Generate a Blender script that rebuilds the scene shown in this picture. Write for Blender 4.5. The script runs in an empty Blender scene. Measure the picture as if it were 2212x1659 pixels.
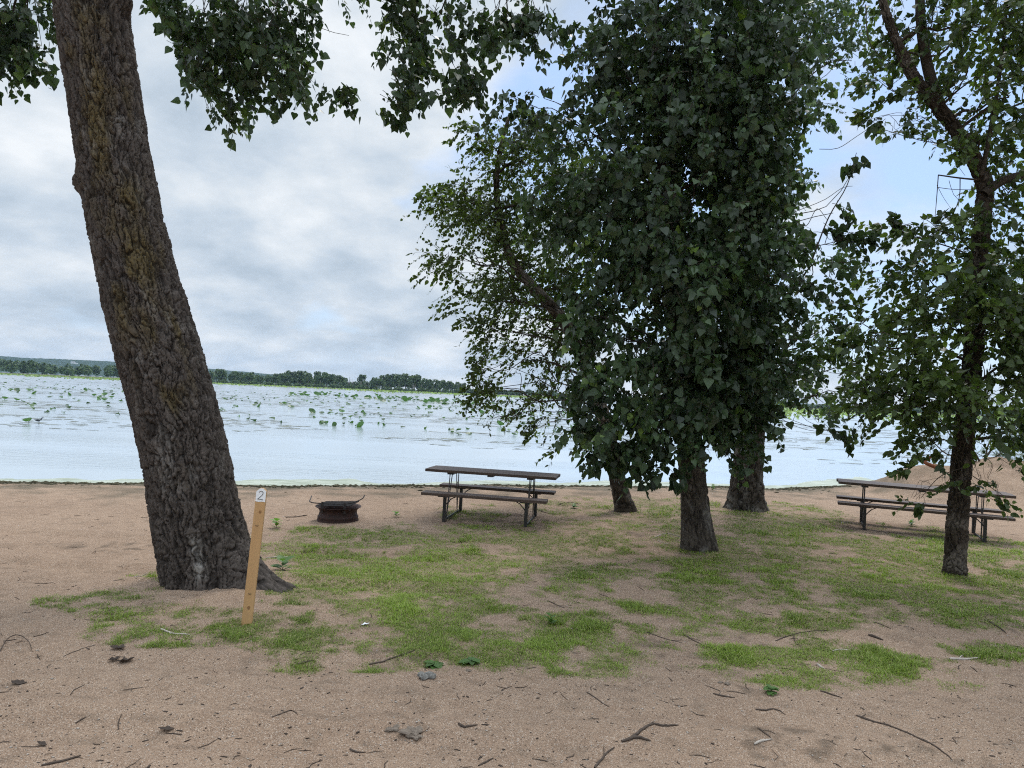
import bpy, bmesh, math, random
import numpy as np
from mathutils import Vector, Matrix

random.seed(11)
rng = np.random.default_rng(11)
SC = bpy.context.scene
COL = SC.collection
PI = math.pi

# ------------------------------------------------------------------ camera
F = 1550.0                      # focal length in pixels of a 2212 x 1659 frame
RHO, PIT = math.radians(2.5), math.radians(0.83)
CAM = np.array([0.0, 0.0, 1.92])
WZ = -0.18                      # water level
_r0 = np.array([1.0, 0, 0])
_f = np.array([0, math.cos(PIT), math.sin(PIT)])
_u0 = np.array([0, -math.sin(PIT), math.cos(PIT)])
_u = _u0 * math.cos(RHO) - _r0 * math.sin(RHO)
_r = _r0 * math.cos(RHO) + _u0 * math.sin(RHO)


def ray(px, py):
    return _f + _r * ((px - 1106) / F) - _u * ((py - 829.5) / F)


def gp(px, py, z=0.0):
    d = ray(px, py)
    return CAM + d * ((z - CAM[2]) / d[2])


def at(px, py, Y):
    d = ray(px, py)
    return CAM + d * (Y / d[1])


cam_d = bpy.data.cameras.new('camera')
cam = bpy.data.objects.new('camera', cam_d)
COL.objects.link(cam)
m = Matrix.Identity(4)
for i in range(3):
    m[i][0], m[i][1], m[i][2], m[i][3] = _r[i], _u[i], -_f[i], CAM[i]
cam.matrix_world = m
cam_d.sensor_width = 36
cam_d.lens = 36 * F / 2212
cam_d.clip_start = 0.05
cam_d.clip_end = 20000
SC.camera = cam


# ------------------------------------------------------------------ noise
def _h(i, j, k, s=0):
    with np.errstate(over='ignore'):
        x = (i.astype(np.int64) * 374761393 + j.astype(np.int64) * 668265263 + k.astype(np.int64) * 2147483647 + s * 1274126177)
        x = x.astype(np.uint32)
        x = (x ^ (x >> np.uint32(13))) * np.uint32(1274126177)
        x = (x ^ (x >> np.uint32(16))) * np.uint32(2246822519)
        x = x ^ (x >> np.uint32(15))
    return x.astype(np.float64) / 4294967295.0


def vnoise(p, s=0):
    p = np.asarray(p, float)
    i = np.floor(p).astype(np.int64)
    f = p - i
    f = f * f * (3 - 2 * f)
    out = 0
    for a in (0, 1):
        for b in (0, 1):
            for c in (0, 1):
                w = (f[:, 0] if a else 1 - f[:, 0]) * (f[:, 1] if b else 1 - f[:, 1]) * (f[:, 2] if c else 1 - f[:, 2])
                out = out + w * _h(i[:, 0] + a, i[:, 1] + b, i[:, 2] + c, s)
    return out


def fbm(p, o=4, s=0):
    p = np.asarray(p, float)
    t, a, n = 0, 0.5, 0
    for k in range(o):
        t = t + a * vnoise(p * 2 ** k + 17.3 * k, s + k)
        n += a
        a *= 0.5
    return t / n


def worley(p, s=0):
    p = np.asarray(p, float)
    i = np.floor(p).astype(np.int64)
    f1 = np.full(len(p), 9.0)
    f2 = np.full(len(p), 9.0)
    cid = np.zeros(len(p))
    for a in (-1, 0, 1):
        for b in (-1, 0, 1):
            for c in (-1, 0, 1):
                ii, jj, kk = i[:, 0] + a, i[:, 1] + b, i[:, 2] + c
                h = _h(ii, jj, kk, s)
                q = np.stack([ii + h, jj + _h(ii, jj, kk, s + 1), kk + _h(ii, jj, kk, s + 2)], 1)
                d = np.sqrt(((q - p) ** 2).sum(1))
                near = d < f1
                f2 = np.where(near, f1, np.minimum(f2, d))
                cid = np.where(near, h, cid)
                f1 = np.where(near, d, f1)
    return f1, f2, cid


def sst(a, b, x):
    t = np.clip((x - a) / (b - a), 0, 1)
    return t * t * (3 - 2 * t)


# ------------------------------------------------------------------ mesh helpers
def mesh_from(name, V, faces, attrs=None, smooth=False, midx=None):
    """faces: list of (n,k) int arrays"""
    me = bpy.data.meshes.new(name)
    V = np.asarray(V, np.float32)
    me.vertices.add(len(V))
    me.vertices.foreach_set('co', V.ravel())
    faces = [np.asarray(f, np.int32) for f in faces if len(f)]
    loops = np.concatenate([f.ravel() for f in faces])
    tot = np.concatenate([np.full(len(f), f.shape[1], np.int32) for f in faces])
    start = np.concatenate([[0], np.cumsum(tot)[:-1]]).astype(np.int32)
    me.loops.add(len(loops))
    me.loops.foreach_set('vertex_index', loops)
    me.polygons.add(len(tot))
    me.polygons.foreach_set('loop_start', start)
    if midx is not None:
        me.polygons.foreach_set('material_index', np.asarray(midx, np.int32))
    if smooth:
        me.polygons.foreach_set('use_smooth', np.ones(len(tot), bool))
    for k, v in (attrs or {}).items():
        a = me.attributes.new(k, 'FLOAT', 'POINT')
        a.data.foreach_set('value', np.asarray(v, np.float32))
    me.update(calc_edges=True)
    return me


def link(name, me, mats, parent=None):
    o = bpy.data.objects.new(name, me)
    COL.objects.link(o)
    for mt in (mats if isinstance(mats, (list, tuple)) else [mats]):
        me.materials.append(mt)
    if parent is not None:
        o.parent = parent
    return o


def tag(o, label=None, cat=None, group=None, kind=None):
    for k, v in (('label', label), ('category', cat), ('group', group), ('kind', kind)):
        if v:
            o[k] = v
    return o


def empty(name, loc, label, cat, group=None, rz=0.0):
    o = bpy.data.objects.new(name, None)
    COL.objects.link(o)
    o.location = loc
    o.rotation_euler = (0, 0, rz)
    o.empty_display_size = 0.2
    return tag(o, label, cat, group)


def copy_tree(o, parent=None):
    c = o.copy()
    COL.objects.link(c)
    c.parent = parent
    for ch in list(o.children):
        copy_tree(ch, c)
    return c


class MB:
    """collects boxes, tubes, lathes into one mesh"""

    def __init__(self):
        self.v, self.f = [], []

    def add(self, V, Fs):
        n = len(self.v)
        self.v += [tuple(map(float, p)) for p in V]
        self.f += [tuple(i + n for i in f) for f in Fs]

    def box(self, c, s, mat=None):
        hx, hy, hz = s[0] / 2, s[1] / 2, s[2] / 2
        V = [Vector((x * hx, y * hy, z * hz)) for x in (-1, 1) for y in (-1, 1) for z in (-1, 1)]
        if mat is not None:
            V = [mat @ p for p in V]
        V = [p + Vector(c) for p in V]
        self.add(V, [(0, 1, 3, 2), (4, 6, 7, 5), (0, 4, 5, 1), (2, 3, 7, 6), (0, 2, 6, 4), (1, 5, 7, 3)])

    def bar(self, a, b, w, h):
        a, b = Vector(a), Vector(b)
        d = b - a
        q = d.to_track_quat('Z', 'Y').to_matrix()
        self.box((a + b) / 2, (w, h, d.length), q)

    def tube(self, pts, r, n=6, cap=True):
        V, Fs = tube_arrays(np.array(pts, float), np.array(r if hasattr(r, '__len__') else [r] * len(pts), float), n)
        Fs = [tuple(f) for f in Fs]
        k = len(pts)
        if cap:
            Fs += [tuple(range(n))[::-1], tuple((k - 1) * n + i for i in range(n))]
        self.add(V, Fs)

    def lathe(self, prof, n=40, c=(0, 0, 0), closed=False):
        V = [(c[0] + r * math.cos(2 * PI * i / n), c[1] + r * math.sin(2 * PI * i / n), c[2] + z) for r, z in prof for i in range(n)]
        k = len(prof)
        Fs = []
        for j in range(k if closed else k - 1):
            j2 = (j + 1) % k
            for i in range(n):
                i2 = (i + 1) % n
                Fs.append((j * n + i, j * n + i2, j2 * n + i2, j2 * n + i))
        self.add(V, Fs)

    def prism(self, poly, y0, y1):
        """poly in x,z extruded along y"""
        n = len(poly)
        V = [(x, y0, z) for x, z in poly] + [(x, y1, z) for x, z in poly]
        self.add(V, [tuple(range(n)), tuple(range(2 * n - 1, n - 1, -1))] + [(i, n + i, n + (i + 1) % n, (i + 1) % n) for i in range(n)])

    def build(self, name, mat, parent=None, smooth=False, bevel=0):
        me = bpy.data.meshes.new(name)
        me.from_pydata(self.v, [], self.f)
        bm = bmesh.new()
        bm.from_mesh(me)
        bmesh.ops.recalc_face_normals(bm, faces=bm.faces)
        bm.to_mesh(me)
        bm.free()
        if smooth:
            me.polygons.foreach_set('use_smooth', np.ones(len(me.polygons), bool))
        me.update()
        o = link(name, me, mat, parent)
        if bevel:
            b = o.modifiers.new('bevel', 'BEVEL')
            b.width, b.segments, b.limit_method = bevel, 2, 'ANGLE'
        return o


def tube_arrays(P, r, n=4):
    P = np.asarray(P, float)
    t = np.gradient(P, axis=0)
    t /= np.linalg.norm(t, axis=1)[:, None] + 1e-9
    ref = np.array([0.0, 1, 0]) if abs(t[:, 1]).mean() < 0.7 else np.array([1.0, 0, 0])
    a = ref - t * (t @ ref)[:, None]
    a /= np.linalg.norm(a, axis=1)[:, None] + 1e-9
    b = np.cross(t, a)
    th = np.arange(n) * 2 * PI / n
    V = (P[:, None, :] + r[:, None, None] * (a[:, None, :] * np.cos(th)[None, :, None] + b[:, None, :] * np.sin(th)[None, :, None])).reshape(-1, 3)
    k = len(P)
    j, i = np.meshgrid(np.arange(k - 1), np.arange(n), indexing='ij')
    i2 = (i + 1) % n
    Fq = np.stack([j * n + i, j * n + i2, (j + 1) * n + i2, (j + 1) * n + i], -1).reshape(-1, 4)
    return V, Fq


def tubes_mesh(name, polys, smooth=True):
    Vs, Fs, n0 = [], [], 0
    for P, r, n in polys:
        V, Fq = tube_arrays(P, r, n)
        Vs.append(V)
        Fs.append(Fq + n0)
        n0 += len(V)
    return mesh_from(name, np.concatenate(Vs), [np.concatenate(Fs)], smooth=smooth)


def catmull(P, step):
    P = np.asarray(P, float)
    Q = np.vstack([2 * P[0] - P[1], P, 2 * P[-1] - P[-2]])
    out = []
    for i in range(1, len(Q) - 2):
        n = max(2, int(np.linalg.norm(Q[i + 1] - Q[i]) / step))
        t = np.arange(n)[:, None] / n
        out.append(0.5 * (2 * Q[i] + (Q[i + 1] - Q[i - 1]) * t + (2 * Q[i - 1] - 5 * Q[i] + 4 * Q[i + 1] - Q[i + 2]) * t ** 2 + (3 * Q[i] - Q[i - 1] - 3 * Q[i + 1] + Q[i + 2]) * t ** 3))
    out.append(P[-1:])
    return np.vstack(out)


# ------------------------------------------------------------------ materials
class NT:
    def __init__(self, name):
        self.m = bpy.data.materials.new(name)
        self.m.use_nodes = True
        self.t = self.m.node_tree
        self.t.nodes.clear()
        self.out = self.n('ShaderNodeOutputMaterial')

    def n(self, typ, **kw):
        nd = self.t.nodes.new(typ)
        for k, v in kw.items():
            if k.startswith('_'):
                setattr(nd, k[1:], v)
        for k, v in kw.items():
            if not k.startswith('_'):
                self.set(nd.inputs[int(k[1:])] if (k[0] == 'i' and k[1:].isdigit()) else nd.inputs[k.replace('__', ' ')], v)
        return nd

    def set(self, sock, v):
        if isinstance(v, bpy.types.NodeSocket):
            self.t.links.new(v, sock)
        else:
            if isinstance(v, tuple) and len(v) == 3 and sock.type == 'RGBA':
                v = (*v, 1)
            sock.default_value = v

    def math(self, op, a, b=0.0, c=None, clamp=False):
        nd = self.n('ShaderNodeMath', _operation=op, _use_clamp=clamp, i0=a, i1=b)
        if c is not None:
            self.set(nd.inputs[2], c)
        return nd.outputs[0]

    def mix(self, fac, a, b, blend='MIX'):
        nd = self.n('ShaderNodeMix', _data_type='RGBA', _blend_type=blend)
        self.set(nd.inputs[0], fac)
        self.set(nd.inputs[6], a)
        self.set(nd.inputs[7], b)
        return nd.outputs[2]

    def ramp(self, fac, stops, interp='LINEAR'):
        nd = self.n('ShaderNodeValToRGB')
        nd.color_ramp.interpolation = interp
        el = nd.color_ramp.elements
        while len(el) < len(stops):
            el.new(0.5)
        for e, (p, c) in zip(el, stops):
            e.position = p
            e.color = (*c, 1) if isinstance(c, tuple) else (c, c, c, 1)
        self.set(nd.inputs[0], fac)
        return nd.outputs[0]

    def attr(self, name):
        return self.n('ShaderNodeAttribute', _attribute_name=name).outputs['Fac']

    def coord(self, out='Object', scale=(1, 1, 1), rot=(0, 0, 0)):
        tc = self.n('ShaderNodeTexCoord')
        mp = self.n('ShaderNodeMapping')
        self.set(mp.inputs['Vector'], tc.outputs[out])
        mp.inputs['Scale'].default_value = scale
        mp.inputs['Rotation'].default_value = rot
        return mp.outputs[0]

    def noise(self, vec, scale, detail=4, rough=0.55, dist=0.0):
        nd = self.n('ShaderNodeTexNoise', Scale=scale, Detail=detail, Roughness=rough, Distortion=dist)
        self.set(nd.inputs['Vector'], vec)
        return nd.outputs[0]

    def bump(self, h, strength, dist, normal=None):
        nd = self.n('ShaderNodeBump', Strength=strength, Distance=dist, Height=h)
        if normal is not None:
            self.set(nd.inputs['Normal'], normal)
        return nd.outputs[0]

    def principled(self, color, rough=0.6, spec=0.3, metal=0.0, normal=None):
        p = self.n('ShaderNodeBsdfPrincipled', Base__Color=color, Roughness=rough, Metallic=metal)
        self.set(p.inputs['Specular IOR Level'], spec)
        if normal is not None:
            self.set(p.inputs['Normal'], normal)
        return p.outputs[0]

    def done(self, sh, vol=None):
        if sh is not None:
            self.t.links.new(sh, self.out.inputs['Surface'])
        if vol is not None:
            self.t.links.new(vol, self.out.inputs['Volume'])
        return self.m


def leaf_mat(name, dark, mid, bright, rough=0.42, spec=0.45, trans=0.3, under=None):
    t = NT(name)
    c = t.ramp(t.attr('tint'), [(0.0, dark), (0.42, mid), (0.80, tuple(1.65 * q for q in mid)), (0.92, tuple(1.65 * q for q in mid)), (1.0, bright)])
    if under:
        geo = t.n('ShaderNodeNewGeometry')
        c = t.mix(t.math('MULTIPLY', geo.outputs['Backfacing'], 0.55), c, under)
    p = t.principled(c, rough, spec)
    tr = t.n('ShaderNodeBsdfTranslucent', Color=t.mix(1.0, c, (1.5, 1.7, 0.7), 'MULTIPLY'))
    mx = t.n('ShaderNodeMixShader', i0=trans)
    t.set(mx.inputs[1], p)
    t.set(mx.inputs[2], tr.outputs[0])
    return t.done(mx.outputs[0])


def bark_mat(name, lo, hi, groove, lich=(0.115, 0.085, 0.026), pale=(0.4, 0.38, 0.35), flake=30.0):
    t = NT(name)
    v = t.coord('Object')
    n1 = t.noise(v, 9, 5, 0.65)
    n2 = t.noise(t.coord('Object', (60, 60, 18)), 1.0, 4, 0.7)
    c = t.mix(t.math('MULTIPLY_ADD', n1, 1.6, -0.3, clamp=True), lo, hi)
    c = t.mix(t.math('MULTIPLY_ADD', n2, 1.7, -0.45, clamp=True), t.mix(1.0, c, (0.55, 0.53, 0.5), 'MULTIPLY'), t.mix(1.0, c, (1.25, 1.22, 1.2), 'MULTIPLY'))
    c = t.mix(t.math('MULTIPLY', t.attr('lichen'), t.ramp(n2, [(0.3, 0.25), (0.6, 1.0)])), c, lich)
    c = t.mix(t.attr('pale'), c, pale)
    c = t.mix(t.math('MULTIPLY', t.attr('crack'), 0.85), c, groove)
    n3 = t.noise(t.coord('Object', (1, 1, 0.45)), 130, 3, 0.7)
    b = t.bump(t.math('ADD', t.math('MULTIPLY', n3, 0.5), n2), 0.9, 0.006)
    return t.done(t.principled(c, 0.9, 0.15, normal=b))


def simple_mat(name, c1, c2, scale=(20, 20, 20), rough=0.6, spec=0.3, metal=0.0, bump=0.0, bdist=0.002, detail=5):
    t = NT(name)
    n = t.noise(t.coord('Object', scale), 1.0, detail, 0.6)
    c = t.mix(t.math('MULTIPLY_ADD', n, 2.2, -0.6, clamp=True), c1, c2)
    b = t.bump(n, bump, bdist) if bump else None
    return t.done(t.principled(c, rough, spec, metal, b))


M = {}
M['cotton'] = leaf_mat('cottonwood_leaf', (0.013, 0.026, 0.011), (0.035, 0.062, 0.023), (0.13, 0.20, 0.035), 0.42, 0.40, 0.22, (0.050, 0.080, 0.040))
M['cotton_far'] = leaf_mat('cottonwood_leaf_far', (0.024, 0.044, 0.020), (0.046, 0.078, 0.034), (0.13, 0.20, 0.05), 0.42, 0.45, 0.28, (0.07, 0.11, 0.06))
M['birch'] = leaf_mat('birch_leaf', (0.028, 0.044, 0.010), (0.054, 0.079, 0.018), (0.16, 0.22, 0.05), 0.45, 0.35, 0.35)
M['birch_dark'] = leaf_mat('birch_leaf_dark', (0.024, 0.042, 0.012), (0.056, 0.086, 0.022), (0.15, 0.21, 0.05), 0.45, 0.35, 0.3)
M['weed'] = leaf_mat('weed_leaf', (0.05, 0.09, 0.025), (0.08, 0.15, 0.04), (0.2, 0.3, 0.06), 0.5, 0.3, 0.3)
M['feather'] = leaf_mat('fine_leaf', (0.05, 0.09, 0.03), (0.09, 0.14, 0.05), (0.16, 0.2, 0.08), 0.5, 0.3, 0.3)
M['grass'] = leaf_mat('grass_blade', (0.100, 0.142, 0.025), (0.172, 0.232, 0.040), (0.38, 0.34, 0.17), 0.55, 0.25, 0.3)
M['pad'] = leaf_mat('lily_leaf', (0.020, 0.045, 0.018), (0.038, 0.080, 0.024), (0.19, 0.27, 0.04), 0.4, 0.4, 0.25)
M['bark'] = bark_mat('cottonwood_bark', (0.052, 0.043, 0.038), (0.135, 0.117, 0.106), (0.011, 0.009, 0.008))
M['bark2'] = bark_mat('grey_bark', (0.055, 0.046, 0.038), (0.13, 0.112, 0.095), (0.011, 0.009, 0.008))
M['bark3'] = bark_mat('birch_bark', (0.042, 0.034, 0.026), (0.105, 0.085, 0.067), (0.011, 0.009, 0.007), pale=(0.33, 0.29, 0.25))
M['twig'] = simple_mat('twig_bark', (0.035, 0.028, 0.022), (0.085, 0.07, 0.055), (40, 40, 40), 0.85, 0.1)
M['stick'] = simple_mat('dead_stick', (0.045, 0.034, 0.028), (0.11, 0.085, 0.068), (60, 60, 60), 0.85, 0.1, bump=0.5)
M['stick_pale'] = simple_mat('bleached_stick', (0.30, 0.26, 0.22), (0.46, 0.41, 0.36), (60, 60, 60), 0.8, 0.15, bump=0.4)
M['stick_orange'] = simple_mat('rotten_orange_wood', (0.10, 0.04, 0.02), (0.24, 0.09, 0.045), (25, 25, 25), 0.8, 0.15, bump=0.6)
M['ash'] = simple_mat('ash_lump', (0.09, 0.085, 0.075), (0.25, 0.24, 0.22), (60, 60, 60), 0.9, 0.1, bump=0.8)
M['rock'] = simple_mat('clod', (0.12, 0.095, 0.075), (0.22, 0.18, 0.145), (50, 50, 50), 0.95, 0.1, bump=0.8)
M['deadleaf'] = simple_mat('dead_leaf', (0.03, 0.022, 0.018), (0.075, 0.055, 0.042), (30, 30, 30), 0.75, 0.2)
M['paper'] = simple_mat('paper_scrap', (0.6, 0.62, 0.68), (0.8, 0.82, 0.86), (40, 40, 40), 0.8, 0.2)
M['metal'] = simple_mat('black_steel', (0.010, 0.010, 0.011), (0.030, 0.028, 0.027), (30, 30, 30), 0.45, 0.5, bump=0.1)
M['soot'] = simple_mat('sooty_steel', (0.010, 0.009, 0.009), (0.035, 0.027, 0.024), (30, 30, 30), 0.6, 0.4)
M['rust'] = simple_mat('rusty_rim', (0.015, 0.009, 0.008), (0.050, 0.021, 0.016), (16, 16, 22), 0.7, 0.3, bump=0.5, bdist=0.003)
M['ashbed'] = simple_mat('ash_bed', (0.02, 0.018, 0.016), (0.07, 0.065, 0.06), (25, 25, 25), 0.95, 0.1, bump=1.0, bdist=0.01)
M['black'] = simple_mat('black_marker', (0.012, 0.012, 0.012), (0.02, 0.02, 0.02), (30, 30, 30), 0.5, 0.3)
M['white'] = simple_mat('white_paint', (0.74, 0.75, 0.76), (0.84, 0.85, 0.86), (40, 40, 60), 0.6, 0.3)
M['plank'] = simple_mat('painted_brown_plank', (0.034, 0.022, 0.017), (0.112, 0.076, 0.058), (3, 38, 38), 0.6, 0.35, bump=0.4)
M['bird'] = simple_mat('dark_feathers', (0.015, 0.02, 0.024), (0.04, 0.05, 0.055), (40, 40, 40), 0.6, 0.3)
M['knot'] = simple_mat('pine_knot', (0.20, 0.10, 0.04), (0.33, 0.18, 0.08), (90, 90, 90), 0.7, 0.2)


def pine_mat():
    t = NT('new_pine')
    v = t.coord('Object', (26, 26, 1.6))
    n = t.noise(v, 1.0, 3, 0.5, 0.4)
    w = t.n('ShaderNodeTexWave', _wave_type='BANDS', _bands_direction='X', Scale=9.0, Distortion=3.0, Detail=2.0)
    t.set(w.inputs['Vector'], t.coord('Object', (6, 6, 0.5)))
    c = t.mix(n, (0.44, 0.255, 0.115), (0.59, 0.375, 0.185))
    c = t.mix(t.math('MULTIPLY', w.outputs['Fac'], 0.45), c, (0.40, 0.22, 0.09))
    s = t.noise(t.coord('Object', (3, 3, 260), (0, 0.5, 0)), 1.0, 2, 0.5)
    b = t.bump(s, 0.25, 0.001)
    return t.done(t.principled(c, 0.65, 0.25, normal=b))


M['pine'] = pine_mat()


def sand_mat():
    t = NT('sand_ground')
    v = t.coord('Object')
    big = t.noise(v, 0.55, 4, 0.6)
    mid = t.noise(v, 7.0, 5, 0.65)
    fine = t.noise(v, 95.0, 4, 0.8)
    grain = t.n('ShaderNodeTexVoronoi', Scale=190.0)
    t.set(grain.inputs['Vector'], v)
    c = t.mix(t.math('MULTIPLY_ADD', big, 2.0, -0.5, clamp=True), (0.325, 0.228, 0.163), (0.415, 0.300, 0.217))
    c = t.mix(t.math('MULTIPLY_ADD', mid, 2.2, -0.6, clamp=True), t.mix(1.0, c, (0.80, 0.78, 0.77), 'MULTIPLY'), c)
    c = t.mix(t.math('MULTIPLY_ADD', fine, 3.0, -1.0, clamp=True), t.mix(1.0, c, (0.72, 0.70, 0.68), 'MULTIPLY'), t.mix(1.0, c, (1.18, 1.18, 1.17), 'MULTIPLY'))
    sep = t.n('ShaderNodeSeparateColor', Color=grain.outputs['Color'])
    c = t.mix(t.math('MULTIPLY', t.math('GREATER_THAN', sep.outputs[0], 0.9), 0.55), c, (0.56, 0.48, 0.40))
    c = t.mix(t.math('MULTIPLY', t.math('LESS_THAN', sep.outputs[1], 0.13), 0.6), c, (0.12, 0.085, 0.065))
    # bits of bark and leaf litter lying in the sand
    sp = t.n('ShaderNodeTexVoronoi', Scale=26.0)
    t.set(sp.inputs['Vector'], t.coord('Object', (1, 1.5, 1), (0, 0, 0.4)))
    s2 = t.n('ShaderNodeSeparateColor', Color=sp.outputs['Color'])
    dens = t.math('MULTIPLY_ADD', mid, 1.2, -0.2)
    sz = t.math('MULTIPLY', s2.outputs[1], 0.17)
    spk = t.math('MULTIPLY', t.math('LESS_THAN', sp.outputs['Distance'], sz), t.math('LESS_THAN', s2.outputs[0], dens))
    c = t.mix(t.math('MULTIPLY', spk, 0.6), c, (0.075, 0.055, 0.042))
    # soil and dead thatch below the grass, wet organic rim at the water
    gr = t.math('MULTIPLY', t.attr('turf'), t.math('MULTIPLY_ADD', mid, 1.6, -0.2, clamp=True))
    c = t.mix(t.math('MULTIPLY', gr, 0.8), c, (0.125, 0.130, 0.052))
    c = t.mix(t.attr('litter'), c, (0.085, 0.066, 0.048))
    c = t.mix(t.attr('wet'), c, (0.085, 0.078, 0.055))
    c = t.mix(t.attr('scum'), c, (0.36, 0.41, 0.34))
    b1 = t.bump(t.math('ADD', fine, t.math('MULTIPLY', grain.outputs['Distance'], 0.8)), 0.9, 0.008)
    b2 = t.bump(mid, 0.6, 0.02, b1)
    return t.done(t.principled(c, 0.95, 0.12, normal=b2))


M['sand'] = sand_mat()


def water_mat():
    t = NT('lake_water')
    v = t.coord('Object', (1, 1, 1))
    r1 = t.noise(t.coord('Object', (1.6, 4.2, 1), (0, 0, 0.12)), 1.0, 4, 0.6)
    r2 = t.noise(t.coord('Object', (0.05, 0.22, 1)), 1.0, 3, 0.55)
    r3 = t.noise(t.coord('Object', (0.02, 0.11, 1), (0, 0, 0.1)), 1.0, 4, 0.6)
    amt = t.ramp(r2, [(0.40, 0.10), (0.56, 1.0)])
    b = t.bump(t.math('MULTIPLY', r1, amt), 0.5, 0.04)
    fr = t.n('ShaderNodeFresnel', IOR=2.1)
    t.set(fr.inputs['Normal'], b)
    dif = t.n('ShaderNodeBsdfDiffuse', Color=t.mix(t.ramp(r3, [(0.35, 0.0), (0.7, 1.0)]), (0.40, 0.465, 0.52), (0.31, 0.355, 0.375)))
    gl = t.n('ShaderNodeBsdfGlossy', Color=(0.92, 0.95, 0.98), Roughness=0.14)
    t.set(gl.inputs['Normal'], b)
    mx = t.n('ShaderNodeMixShader', i0=t.math('MULTIPLY_ADD', fr.outputs[0], 0.95, 0.05, clamp=True))
    t.set(mx.inputs[1], dif.outputs[0])
    t.set(mx.inputs[2], gl.outputs[0])
    return t.done(mx.outputs[0])


M['water'] = water_mat()
M['forest'] = simple_mat('forest_canopy', (0.010, 0.022, 0.010), (0.040, 0.062, 0.024), (0.06, 0.06, 0.06), 0.9, 0.1)
M['far_leaf'] = leaf_mat('far_leaf', (0.026, 0.046, 0.022), (0.058, 0.088, 0.038), (0.095, 0.13, 0.06), 0.6, 0.2, 0.2)
M['far_pale'] = leaf_mat('far_leaf_pale', (0.035, 0.055, 0.022), (0.065, 0.095, 0.040), (0.10, 0.13, 0.06), 0.6, 0.2, 0.2)
M['far_bark'] = simple_mat('far_bark', (0.10, 0.09, 0.08), (0.20, 0.18, 0.16), (1, 1, 1), 0.9, 0.1)
M['far_bed'] = leaf_mat('far_lily_leaf', (0.09, 0.13, 0.045), (0.15, 0.20, 0.06), (0.23, 0.29, 0.10), 0.5, 0.3, 0.3)
M['wall_white'] = simple_mat('white_siding', (0.7, 0.7, 0.7), (0.8, 0.8, 0.8), (1, 1, 1), 0.7)
M['roof'] = simple_mat('grey_roof', (0.3, 0.3, 0.31), (0.4, 0.4, 0.41), (1, 1, 1), 0.8)
M['algae'] = simple_mat('algae_scum', (0.15, 0.18, 0.12), (0.40, 0.43, 0.37), (2.5, 7, 3), 0.6, 0.3)
M['floatweed'] = simple_mat('floating_weed', (0.08, 0.09, 0.08), (0.22, 0.24, 0.19), (2, 2, 2), 0.6, 0.3)
M['wrack'] = simple_mat('wrack', (0.03, 0.03, 0.02), (0.11, 0.10, 0.06), (8, 8, 8), 0.9, 0.1)

# ------------------------------------------------------------------ terrain
SHORE_P = [(-300, 1036), (0, 1040), (300, 1043), (600, 1049), (1000, 1047), (1300, 1050), (1531, 1051), (1641, 1055), (1808, 1050), (1908, 1034)]
SH = np.array([gp(px, py, WZ)[:2] for px, py in SHORE_P] + [[13.2, 20.6], [15.0, 20.2], [20, 20.5], [60, 26]])
SH = np.vstack([[-80, SH[0, 1] - 8], SH])


def shore_y(x):
    return np.interp(x, SH[:, 0], SH[:, 1])


def inland(x, y):
    """metres from the water's edge, positive on the sand"""
    wob = 0.35 * (vnoise(np.stack([x * 0.9, y * 0.3, x * 0], 1), 3) - 0.5)
    return (shore_y(x) - y) * 0.95 + wob


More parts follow.
